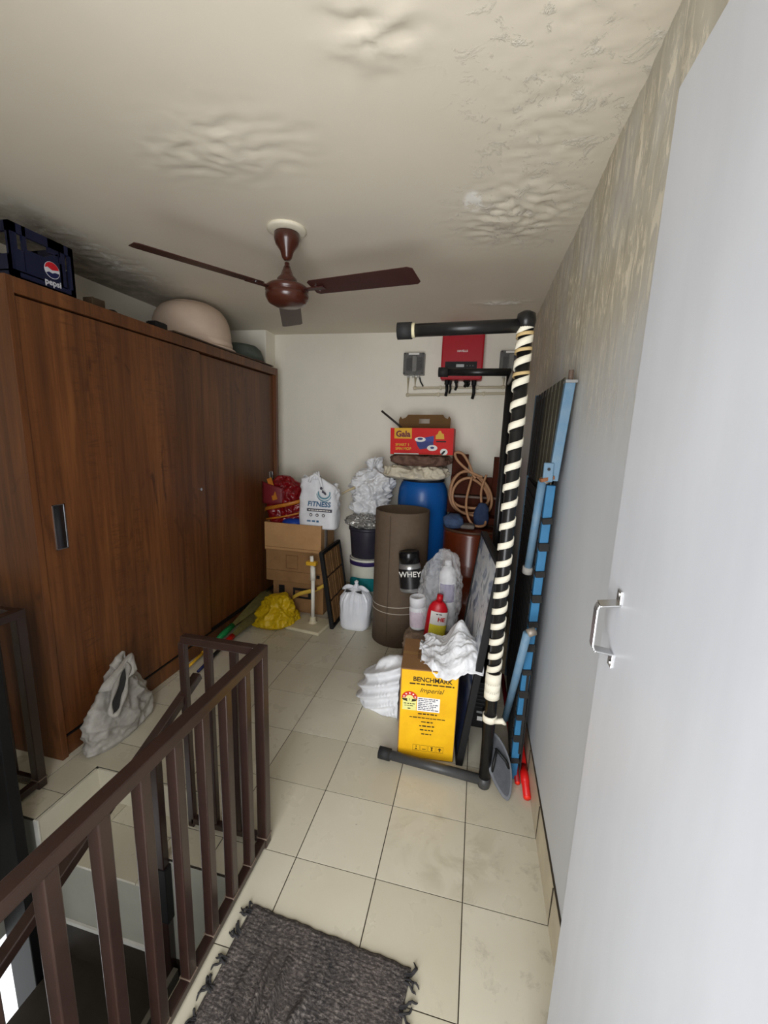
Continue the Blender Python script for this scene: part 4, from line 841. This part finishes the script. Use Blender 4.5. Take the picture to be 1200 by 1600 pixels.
# ---------------------------------------------------------------- yellow carton group
def build_benchmark():
    A = Vector((.572, .585, 0)); B = Vector((.846, .612, 0)); ux = (B - A).normalized(); uy = Vector((-ux.y, ux.x, 0)); W_ = (B - A).length; D = .30; H = .476
    KR = plain('kraft_box', (142, 104, 66), .85, var=.15, bump=.05)
    b = thing('appliance_carton', 'tall cardboard carton with a yellow printed BENCHMARK front standing on the floor', 'box', A + (B - A) / 2 + uy * D / 2)
    q = [A, B, B + uy * D, A + uy * D]; MB().hexa(q, [p + Vector((0, 0, H)) for p in q]).build('body', KR, b, bevel=.004)
    M = frame(A - uy * .0004, ux, (0, 0, 1)); 
    YEL = plain('yellow_print', (236, 186, 14), .55, var=.16, scale=6, c2=(216, 158, 10)); flat(rect(.006, W_ - .004, .006, H - .004), M, YEL, b, 'yellow_front', .0, .001)
    Mx = M @ Matrix.Translation((W_ / 2, 0, .0008)); DKP = plain('dark_brown_print', (44, 34, 14), .6)
    text('BENCHMARK', .032, DKP, b, Mx @ Matrix.Translation((.015, .427, 0)), bold=.0008, sx=.96)
    small_print(Mx, -.092, .118, .404, .008, DKP, b, 6)
    text('Imperial', .034, DKP, b, Mx @ Matrix.Translation((.012, .372, 0)), shear=.35)
    # star rating label
    PL = plain('pale_lime_label', (226, 224, 140), .55); RG = plain('rating_red', (206, 50, 26), .5)
    flat(rect(-.122, -.056, .262, .335), Mx, PL, b, 'rating_label')
    flat(ell(-.089, .325, .038, .036, 0, PI, 22), Mx, RG, b, 'rating_arc', .0012); flat(ell(-.089, .325, .019, .017, 0, PI, 18), Mx, PL, b, 'rating_arc_inner', .0018)
    for k in range(5):
        a = PI * (.1 + .2 * k); cx, cy = -.089 + .0285 * math.cos(a), .325 + .0265 * math.sin(a); st = []
        for j in range(10): r = .0055 if j % 2 == 0 else .0024; t = PI / 2 + j * PI / 5; st.append((cx + r * math.cos(t), cy + r * math.sin(t)))
        flat(st, Mx, WHITEP, b, 'rating_star', .0018)
    flat([(-.127, .322), (-.051, .322), (-.06, .312), (-.089, .306), (-.118, .312)], Mx, DKP, b, 'rating_band', .0018); flat(ell(-.089, .318, .012, .012), Mx, PL, b, 'rating_badge', .0024); text('5', .015, DKP, b, Mx @ Matrix.Translation((-.089, .318, .0024)))
    small_print(Mx, -.115, -.063, .296, .006, DKP, b, 7); small_print(Mx, -.112, -.066, .285, .004, DKP, b, 8); small_print(Mx, -.096, -.082, .271, .007, DKP, b, 9)
    flat(rect(-.052, .056, .262, .335), Mx, WHITEP, b, 'address_label')
    for i in range(7): small_print(Mx, -.047, .05 - .012 * (i % 3), .328 - .0095 * i, .0055, plain('label_ink', (96, 92, 108), .6), b, 20 + i)
    for i, hw in enumerate((.045, .085, .028, .036, .032, .024)): small_print(Mx, -hw, hw, .248 - .0215 * i, .0075 if i != 1 else .0055, DKP, b, 40 + i)
    for k in range(4):
        x = -.062 + .038 * k
        for r in (rect(x, x + .034, .046, .047), rect(x, x + .034, .077, .078), rect(x, x + .001, .046, .078), rect(x + .033, x + .034, .046, .078)): flat(r, Mx, DKP, b, 'icon_border')
        g_ = [[(.010, .052), (.024, .052), (.017, .06), (.02, .072), (.014, .072), (.017, .06)], [(.008, .055), (.026, .055), (.026, .058), (.008, .058)], [(.013, .052), (.021, .052), (.019, .064), (.024, .072), (.010, .072), (.015, .064)], [(.017, .072), (.027, .062), (.020, .062), (.020, .052), (.014, .052), (.014, .062), (.007, .062)]][k]
        flat([(x + u, v) for u, v in g_], Mx, DKP, b, 'icon')
    T_ = frame(A + uy * .0 + Vector((0, 0, H)), ux, uy); flat(rect(.0, W_, D * .46, D * .54), T_, TAPE, b, 'sealing_tape', .0004, .0005)
    for k in range(5): flat(rect(.075 + .0, .115, .1 + k * .016, .108 + k * .016), T_, plain('faded_print', (96, 66, 40)), b, 'printed_mark', .001)
    # white sack thrown over the carton
    SK = MATS['white_poly_sack']
    c = thing('white_cloth', 'crumpled white woven sack thrown over the top of the yellow carton', 'cloth', (.77, .76, .48))
    def fn(u, v):
        x = .645 + .275 * u; y = .595 + .31 * v
        pk = .15 * math.exp(-((u - .66) / .2) ** 2 - ((v - .7) / .42) ** 2) + .07 * math.exp(-((u - .95) / .2) ** 2 - ((v - .3) / .4) ** 2) + .02 * math.exp(-((u - .2) / .2) ** 2 - ((v - .7) / .3) ** 2)
        z = .490 + pk + .035 * max(-.4, crease((x * 1.1, y, 0), 7, 2.4)) + .008 * crease((x, y, 0), 20, 1)
        if u > .85: x += .02 * (u - .85) / .15
        if v < .12: y -= .012; z -= (0.12 - v) * .22
        x += .014 * math.sin(v * 9 + 1) * (1 if u in (0, 1) else .5) ; y += .016 * math.sin(u * 8)
        if u < .25 and v < .5: z += .01; y += (.25 - u) * .35
        return Vector((x, y, max(z, .484) if v > .12 else z))
    MB().grid(fn, 90, 90).build('sheet', SK, c, True, solid=.004)
    # white folded sack leaning on the left of the carton
    s = thing('folded_sack', 'white woven sack folded in pleats on the floor left of the yellow carton', 'sack', (.42, .99, 0))
    def fs(u, v):
        a = PI * .5 * v; t = PI * (u - .5)        # a: up over the mound, t: front to back
        x = .525 - .262 * math.cos(a) * math.cos(t); y = .985 + .135 * math.sin(t) - .02 * math.sin(a); z = .002 + .305 * math.sin(a) * (math.cos(t) ** .55 if math.cos(t) > 0 else 0)
        rid = math.sin((z * 1.25 - (x - .5) * .55 + .25 * (y - 1)) * 40)
        k = .018 * (1 - abs(rid)) * 2 - .012; n = Vector((-math.cos(a) * math.cos(t), math.sin(t) - .5, math.sin(a) * .7)).normalized()
        return Vector((x, y, z)) + n * (k + .006 * crease((x, y, z), 12, 3)) * min(1, z / .02 + .2)
    mb = MB().grid(fs, 60, 70); mb.add([fs(u / 59, 0) for u in range(60)] , [tuple(range(60))]); mb.build('body', SK, s, True)
    # brown paper sack behind the carton carrying the jars
    PP = plain('brown_paper', (132, 112, 92), .85, var=.2, bump=.2, bscale=30)
    tag(sackmesh((.625, 1.30, 0), [(0, .001), (.14, .001), (.15, .04), (.148, .2), (.145, .28), (.12, .315), (0, .318)], 8.2, .035, 10, sx=1.0, sy=1.15, sq=4).build('paper_sack', PP, smooth=True), 'crumpled brown paper sack behind the yellow carton under the jars', 'sack')
    # jars
    def jar(label, base, tilt, R_, Hh, cm, lidm, labm, txt, tcol, parts=True):
        j = thing('supplement_jar', label, 'jar', base)
        ax = Matrix.Translation(base) @ Matrix.Rotation(math.radians(tilt[0]), 4, 'Y') @ Matrix.Rotation(math.radians(tilt[1]), 4, 'X')
        MB(ax).lathe((0, 0, 0), [(R_ * .9, 0), (R_, .012), (R_, Hh * .62), (R_ * .92, Hh * .68), (R_ * .8, Hh * .71)], 40).build('body', cm, j, True)
        MB(ax).lathe((0, 0, 0), [(R_ * .86, Hh * .70), (R_ * .93, Hh * .71), (R_ * .93, Hh * .95), (R_ * .86, Hh), (R_ * .74, Hh * 1.005), (R_ * .7, Hh * .985), (0, Hh * .985)], 40, fn=lambda t, z, r: 1 + (.012 * math.sin(40 * t) if z < Hh * .94 else 0)).build('lid', lidm, j, True)
        MB(ax).grid(lambda u, v: Vector((R_ * 1.008 * math.cos(PI * (1.05 + .9 * u)), R_ * 1.008 * math.sin(PI * (1.05 + .9 * u)), Hh * (.1 + .48 * v))), 24, 3).build('label', labm, j, True)
        if txt:
            for i, (tx, sz) in enumerate(txt): text(tx, sz, tcol, j, ax @ frame((.012, -R_ * 1.03, Hh * (.46 - .17 * i)), (1, .0, 0), (0, 0, 1)), bold=.001)
        return j
    SIL = plain('silver_label', (168, 168, 168), .3, .7, var=.2); BP = plain('glossy_black_plastic', (20, 20, 22), .22, var=.2)
    WJ = plain('white_jar_plastic', (214, 214, 216), .4, var=.08)
    jar('white plastic jar with a pink label below the black jar', (.555, 1.335, .33), (-4, 2), .056, .215, WJ, WJ, plain('white_pink_label', (212, 196, 206), .5, var=.25, scale=24), None, None)
    jar('black supplement jar with a silver and black label leaning on the brown roll', (.487, 1.40, .548), (-7, -6), .074, .27, SIL, BP, plain('black_label', (28, 27, 28), .35), (('WHEY', .05),), plain('silver_ink', (206, 204, 196), .4))
    tag(MB().tube([(.54, 1.5, .0), (.505, 1.46, .27), (.492, 1.415, .545)], [.012, .012, .01], 8).build('stick', plain('dark_stick', (52, 44, 40))), 'dark stick propping up the black jar', 'stick') if False else None
    # bottle red white yellow
    bt = thing('spray_bottle', 'red, white and yellow printed bottle standing in front of the clear bag', 'bottle', (.667, 1.24, .32))
    c0 = Vector((.667, 1.235, .322)); ax = Matrix.Translation(c0) @ Matrix.Rotation(math.radians(5), 4, 'Y')
    MB(ax).lathe((0, 0, 0), [(.06, 0), (.066, .01), (.064, .16), (.058, .205), (.04, .235), (.02, .25)], 40, sy=.62).build('body', plain('bottle_red', (188, 18, 32), .35), bt, True)
    def lab(z0, z1, a0, a1, mat, nm, e=1.012):
        MB(ax).grid(lambda u, v: Vector(((.0645) * e * math.cos(PI * (a0 + (a1 - a0) * u)), .041 * e * math.sin(PI * (a0 + (a1 - a0) * u)), z0 + (z1 - z0) * v)), 24, 3).build(nm, mat, bt, True)
    lab(.012, .19, 1.30, 1.98, plain('bottle_white', (226, 222, 216), .4), 'label'); lab(.014, .105, 1.31, 1.97, plain('bottle_yellow', (220, 204, 60), .4, var=.2, scale=40), 'yellow_label', 1.03)
    text('HE', .036, plain('bottle_red', (188, 18, 32)), bt, ax @ frame((.03, -.0435, .145), (1, .28, 0), (0, 0, 1)), bold=.0012); small_print(ax @ frame((.012, -.0445, .178), (1, .2, 0), (0, 0, 1)), -.018, .018, 0, .007, BLACKI, bt, 60)
    MB(ax).cyl((0, 0, .245), (0, 0, .29), .021, .018).build('cap', plain('cap_red', (176, 14, 26), .4), bt, True)
    # white bottle inside a clear plastic bag
    wb = thing('white_bottle', 'white bottle with a purple print inside the clear plastic bag', 'bottle', (.765, 1.36, .4))
    axb = Matrix.Translation((.735, 1.39, .322)) @ Matrix.Rotation(math.radians(-2), 4, 'Y')
    MB(axb).lathe((0, 0, 0), [(.05, 0), (.055, .01), (.055, .36), (.045, .40), (.022, .43)], 32).build('body', WJ, wb, True)
    MB(axb).cyl((0, 0, .43), (0, 0, .465), .024, .022).build('cap', WJ, wb, True)
    MB(axb).grid(lambda u, v: Vector((.0565 * math.cos(PI * (1.2 + .6 * u)), .0565 * math.sin(PI * (1.2 + .6 * u)), .2 + .12 * v)), 14, 3).build('label', plain('purple_print', (120, 108, 150), .5, var=.4, scale=40), wb, True)
    CL = NT('clear_plastic_film'); CL.col((.9, .9, .9)); CL.b.inputs['Alpha'].default_value = .24; CL.bump(CL.noise(CL.mapping(), 18, 4, .7), .8, .03); CL = CL.done(.08)
    tag(sackmesh((.668, 1.36, .325), [(0, .005), (.1, .005), (.135, .05), (.14, .22), (.13, .36), (.10, .44), (.07, .5), (.03, .53)], 2.9, .04, 8, 140, 110, sx=.92, sy=.8, lean=(.03, .04), sq=2.4).build('clear_bag', CL, smooth=True), 'crumpled clear plastic bag wrapped round bottles beside the framed board', 'bag')
build_benchmark()
# ---------------------------------------------------------------- framed board, cots, slipper, pipes
def build_right():
    # framed board leaning to the right
    bn, tn = Vector((.862, .60, .0)), Vector((.982, .555, 1.02)); bf, tf = Vector((.795, 1.27, 0)), Vector((.915, 1.225, 1.02))
    M = frame(bf, bn - bf, tn - bn); L = (bn - bf).length; H = (tn - bn).length
    b = thing('picture_board', 'tall framed print in blue and pale grey leaning beside the yellow carton', 'picture', (bn + bf) / 2)
    for r in (rect(0, .022, 0, H), rect(L - .022, L, 0, H), rect(.022, L - .022, 0, .022), rect(.022, L - .022, H - .022, H)): MB().prism(r, M @ Matrix.Translation((0, 0, -.03)), .033).build('frame_bar', BLACKM, b, bevel=.002)
    t = NT('blue_grey_print'); v = t.geo((1, 1, 1))
    n1 = t.noise(t.geo((2, 2.2, 3.2)), 2.4, 4, .5, 1.2)
    c = t.ramp(n1, [(.30, lin((54, 68, 102))), (.40, lin((120, 134, 156))), (.46, lin((196, 200, 204))), (.60, lin((216, 217, 216))), (.72, lin((128, 134, 142)))])
    sep = t.n.new('ShaderNodeSeparateXYZ'); t.lk(v, sep.inputs[0]); up = t.ramp(t.math('ADD', sep.outputs[2], t.math('MULTIPLY', t.noise(v, 3, 3), .3)), [(.4, 0.0), (.75, 1.0)])
    c = t.mix(up, lin((46, 60, 94)), c); bl = t.ramp(t.noise(t.geo((5, 7, 4)), 2.2, 2, .5, .6), [(.62, 0.0), (.66, 1.0)]); c = t.mix(t.math('MULTIPLY', bl, .8), c, lin((42, 46, 58)))
    t.col(c); PM = t.done(.3)
    MB().prism(rect(.022, L - .022, .022, H - .022), M @ Matrix.Translation((0, 0, -.024)), .02).build('print', PM, b)
    # strapped cot standing on its side
    c = thing('strap_cot', 'black pipe cot frame standing on end, near post wound with white tape', 'cot', (.99, .95, 0)); P = (.99, .51); Q = (1.005, 1.41); r = .0255
    MB().cyl((P[0], P[1], .045), (P[0] + .002, P[1], 2.005), r).build('side_post', BLACKP, c, True); MB().cyl((Q[0], Q[1], .03), (Q[0], Q[1], 1.955), .024).build('side_post', BLACKP, c, True)
    GP = plain('grey_worn_pipe', (66, 66, 66), .4, var=.35, scale=12)
    def leg(a, d, mat, r, ring=True):
        MB().cyl(a, d, r).build('leg', mat, c, True); a, d = Vector(a), Vector(d); u = (d - a).normalized()
        o = MB().tube([d - u * .012, d + u * .045], r * 1.28, 20).build('rubber_cap', plain('black_rubber', (36, 36, 36), .7), c, True)
        if ring: MB().tube([d - u * .024, d - u * .012], r * 1.12, 20).build('tape_ring', plain('masking_tape', (206, 196, 160), .7), o, True)
    leg((P[0], P[1], 1.975), (.555, .50, 1.962), BLACKP, .0245); leg((P[0], P[1], .03), (.535, .545, .0325), GP, .022, False); leg((Q[0], Q[1], 1.945), (.63, 1.41, 1.945), BLACKP, .022, False)
    MB().lathe((P[0], P[1], 1.99), [(0, -.036), (.03, -.03), (.036, 0), (.032, .024), (.015, .034), (0, .036)], 24).build('corner_joint', BLACKP, c, True)
    MB().lathe((P[0], P[1], .03), [(0, -.029), (.026, -.027), (.03, 0), (.028, .02), (0, .03)], 24).build('corner_joint', GP, c, True)
    for z in (.12, 1.88): MB().cyl((P[0], P[1], z), (Q[0], Q[1], z), .018).build('end_rail', BLACKP, c, True)
    TP = plain('white_webbing_tape', (232, 226, 206), .8, var=.14, scale=14, bump=.2, bscale=120); DT = plain('dark_webbing', (58, 48, 40), .85, var=.4, scale=20)
    zs = [1.96, 1.909, 1.843, 1.767, 1.691, 1.612, 1.532, 1.452, 1.377, 1.3, 1.218, 1.136, 1.06, .991, .927, .856, .788, .718, .653, .593]
    def wrap(z, hgt, sl, a0=0.55, a1=2.25, rr=r + .0035, mat=TP, nm='tape_turn'):
        def fn(u, v):
            a = PI * (a0 + (a1 - a0) * u); return Vector((P[0] + rr * math.cos(a), P[1] + rr * math.sin(a), z + sl * (u - .45) + hgt * (v - .5)))
        return MB().grid(fn, 22, 3).build(nm, mat, c, True, solid=.004)
    for i, z in enumerate(zs):
        wrap(z, .027, .055)
        o = MB().bar((P[0] + .024, P[1] + .02, z - .006), (Q[0] + .022, Q[1], z - .01), .003, .032, up=(0, 0, 1)).build('web_strap', DT, c)
    for i, z in enumerate((1.94, 1.885, 1.80)): wrap(z, .012, .02, rr=r + .004, mat=plain('jute_twine', (196, 170, 120), .8), nm='twine_turn')
    for z, hh in ((.545, .05), (.505, .045), (.47, .04)): wrap(z, hh, .008, 0, 2, r + .006)
    wrap(.352, .03, .004, 0, 2); MB().tube([(P[0] + .02, P[1] - .022, .352), (P[0] + .05, P[1] - .03, .366), (P[0] + .065, P[1] - .026, .35)], [.011, .013, .006], 8).build('tape_knot', TP, c, True)
    # blue folding cot leaning on the wall
    BLU = plain('sky_blue_enamel', (80, 116, 142), .55, var=.3, scale=16, c2=(108, 130, 146)); BLV = plain('bright_blue_enamel', (44, 106, 146), .55, var=.18, scale=14)
    BW = plain('black_nylon_web', (36, 35, 34), .8, var=.4, scale=30); OL = plain('olive_web', (86, 82, 66), .85, var=.4, scale=24)
    k = thing('folding_cot', 'blue steel folding cot with dark webbing leaning on the right wall', 'cot', (1.14, 1.0, 0))
    top, mid, bot = Vector((1.168, .525, 1.785)), Vector((1.15, .56, 1.405)), Vector((1.122, .60, .005))
    MB().bar(mid + Vector((0, 0, 0)), top, .036, .036, up=(0, 1, 0)).build('upper_rail', BLU, k, bevel=.003)
    MB().bar(bot, mid + Vector((-.003, .01, -.02)), .034, .036, up=(0, 1, 0)).build('lower_rail', BLV, k, bevel=.003)
    MB().box(1.148, 1.19, .50, .55, 1.772, 1.782).build('top_plate', plain('grey_steel', (140, 140, 138), .4, .6), k); MB().cyl((1.168, .525, 1.785), (1.168, .525, 1.82), .009, seg=12).build('bolt', plain('rusty_bolt', (96, 78, 66), .6), k)
    MB().box(1.108, 1.146, .528, .545, 1.40, 1.475).build('hinge_plate', BLU, k, bevel=.004); MB().cyl((1.127, .524, 1.45), (1.127, .549, 1.45), .006, seg=12).build('hinge_pin', BLACKM, k)
    MB().bar((1.10, .53, 1.405), (1.15, .545, 1.418), .02, .014).build('rusty_bracket', plain('rusted_steel', (140, 92, 60), .7, var=.4), k)
    def tube_leg(a, b, nm): 
        MB().tube([a, b], .0165, 16).build(nm, BLU, k, True); 
        MB().tube([Vector(a), Vector(a) + Vector((.03, .01, .01))], .0165, 12).build('leg_end', plain('worn_steel', (150, 140, 128), .5, .4), k, True)
    tube_leg((1.112, .56, 1.40), (1.104, .655, .985), 'folding_leg'); tube_leg((1.098, .44, .80), (1.078, .70, .225), 'folding_leg')
    MB().tube([Vector((1.112, .56, 1.40)).lerp(Vector((1.104, .655, .985)), .93), Vector((1.104, .655, .985))], .023, 14).build('leg_tie', plain('pale_rope', (150, 146, 140), .8), k, True)
    MB().cyl((1.15, 1.45, .02), (1.172, 1.45, 1.82), .016).build('far_rail', BLU, k, True)
    n = 22
    for i in range(n):
        z = .10 + i * .057; f = z / 1.405; p = bot.lerp(mid, f)
        if i % 2 == 0:
            MB().bar(p + Vector((.002, -.001, -.013)), p + Vector((-.002, -.001, .013 + .004 * (i % 4))), .041, .043, up=(0, 1, 0)).build('web_wrap', BW, k, bevel=.004)
        MB().bar(p + Vector((-.02, .02, 0)), (1.14 + .02 * f, 1.45, z + .02), .004, .05).build('web_strap', BW, k)
    for i in range(9):
        y = .60 + i * .095; z0, z1 = 1.36, 1.80 + .003 * i
        MB().bar((1.145, y, z0), (1.158, y + .01, z1 - .002 * i), .07 - .003 * i, .004, up=(1, 0, 0)).build('web_strip', OL if i < 5 else BW, k)
    MB().bar((1.14, .585, .15), (1.14, .585, 1.35), .012, .03, up=(0, 1, 0)).build('side_web', BW, k)
    MB().bar((1.152, 1.0, .05), (1.168, 1.0, 1.78), .82, .006, up=(1, 0, 0)).build('web_backing', BW, k)
    # slipper sole
    SG = plain('grey_rubber_sole', (104, 106, 110), .7, var=.3, scale=18, bump=.2)
    s = thing('slipper', 'grey rubber slipper propped sole-out between the two cots', 'slipper', (1.08, .5, 0))
    M = frame((1.088, .452, .014), Vector((.30, .1, .05)), Vector((-.06, .13, .19)))
    o = []
    for i in range(36):
        a = 2 * PI * i / 36; y = .13 - .135 * math.cos(a); w = (.040 + .010 * math.sin(a * .5) ** 2 - .007 * math.cos(a * 2)) * (math.sin(a)); o.append((w, y))
    MB().prism(o, M, .016).build('sole', SG, s, bevel=.003)
    flat([(x * .8, .13 + (y - .13) * .88) for x, y in o], M, plain('darker_tread', (76, 78, 82), .8, var=.3, scale=40), s, 'insole', .016, .0015)
    for sg in (-1, 1): MB().tube([M @ Vector((sg * .038, .11, .012)), M @ Vector((sg * .03, .14, .034)), M @ Vector((0, .19, .03)), M @ Vector((0, .195, .014))], [.006, .007, .006, .004], 8).build('strap', BLACKM, s, True)
    # red pipes at the skirting
    for lb, a, d, rr in (('bright red plastic pipe lying along the skirting nearest the camera', (1.176, .478, .017), (1.160, 1.25, .12), .0165), ('dark red plastic pipe behind the bright red one at the cot foot', (1.142, .555, .013), (1.105, 1.3, .10), .0125)):
        RP = plain('red_pvc', (204, 24, 22), .35, var=.12) if rr > .015 else plain('dark_red_pvc', (150, 22, 26), .4)
        p = thing('plastic_pipe', lb, 'pipe', (a[0], a[1], 0)); MB().cyl(a, d, rr).build('tube', RP, p, True)
        a, d = Vector(a), Vector(d); u = (d - a).normalized(); MB().tube([a + u * .07, a + u * .16], rr * 1.15, 18).build('coupling', RP, p, True); MB().tube([a - u * .003, a + u * .004], rr * .8, 16).build('end_cap', plain('bright_red_end', (236, 50, 34), .4), p, True)
    # black device behind the board
    d = thing('network_device', 'black electronic device with white stickers on the floor behind the cot post', 'device', (.95, .93, 0))
    MB().box(.905, 1.0, .90, 1.0, .0, .27).build('housing', BLACKM, d, bevel=.004)
    F = frame((.905, .8995, 0), (1, 0, 0), (0, 0, 1)); flat(rect(.05, .085, .045, .07), F, WHITEP, d, 'sticker'); flat(rect(.045, .08, .09, .102), F, plain('grey_sticker', (150, 150, 150), .6), d, 'sticker')
    for i in range(6): MB().box(.908, .997, .895, .90, .125 + .022 * i, .133 + .022 * i).build('vent_rib', plain('dark_grey_plastic', (44, 44, 46), .5), d)
build_right()
# ---------------------------------------------------------------- grey sack beside the wardrobe
def build_grey_sack():
    G = plain('dusty_grey_sack', (176, 172, 164), .55, var=.3, scale=9, bump=.25, bscale=26, c2=(128, 124, 116))
    s = thing('grey_sack', 'dusty grey plastic sack slumped open against the wardrobe by the stairs', 'sack', (-.83, .35, 0))
    prof = [(0, .001, 0), (.10, .001, 0), (.124, .02, 0), (.122, .08, .005), (.112, .14, .012), (.098, .19, .02), (.08, .24, .034), (.058, .30, .05), (.034, .36, .066), (.014, .405, .078), (0, .415, .08)]
    def fn(u, v):
        t = 2 * PI * u; ct, st = math.cos(t), math.sin(t)
        f = v * (len(prof) - 1); i = min(int(f), len(prof) - 2); k = f - i; r, z, sh = (prof[i][j] * (1 - k) + prof[i + 1][j] * k for j in range(3))
        p = Vector((-.84 + r * .6 * ct - sh * .3, .355 + r * 1.6 * st + sh, z))
        return p + Vector((ct, st, .2)) * (.036 * crease(p, 6.5, 5.5) + .008 * crease(p, 17, 2)) * min(1, z / .03) * min(1, r / .03)
    MB().grid(fn, 150, 120, wrap=True).build('body', G, s, True)
    # mouth: a dark sheet stands for the shaded inside; rolled lip facing the stairs
    C0, C1 = Vector((-.762, .262, .195)), Vector((-.80, .392, .375)); n = Vector((1, -.45, .25)).normalized(); d = (C1 - C0); w = d.cross(n).normalized()
    ring = []
    for i in range(40):
        a = 2 * PI * i / 40; l = .5 - .5 * math.cos(a); ring.append(C0 + d * l + w * (.030 * math.sin(a) * (1 - .45 * l)) + n * (.004 + .006 * math.sin(a * 3)))
    MB().add([p - n * .004 for p in ring], [tuple(range(40))]).build('mouth', plain('mouth_shade', (42, 40, 38), .8), s, solid=.002)
    MB().tube([p + (p - (C0 + d * .5)).normalized() * .006 for p in ring], [.010 + .004 * math.sin(i * .9) for i in range(40)], 8, closed=True).build('lip', G, s, True)
    def cuff(u, v):
        a = PI * (.62 + .9 * u); l = .5 - .5 * math.cos(a); o = C0 + d * l + w * (.030 * math.sin(a) * (1 - .45 * l)); e = (o - (C0 + d * .45)).normalized()
        q = o + e * (.012 + .07 * v) + Vector((0, 0, -.03 * v)) + n * (.006 + .012 * math.sin(v * PI)); return q + n * .01 * crease(q, 14, 4)
    MB().grid(cuff, 40, 16).build('turned_cuff', G, s, True, solid=.004)
build_grey_sack()
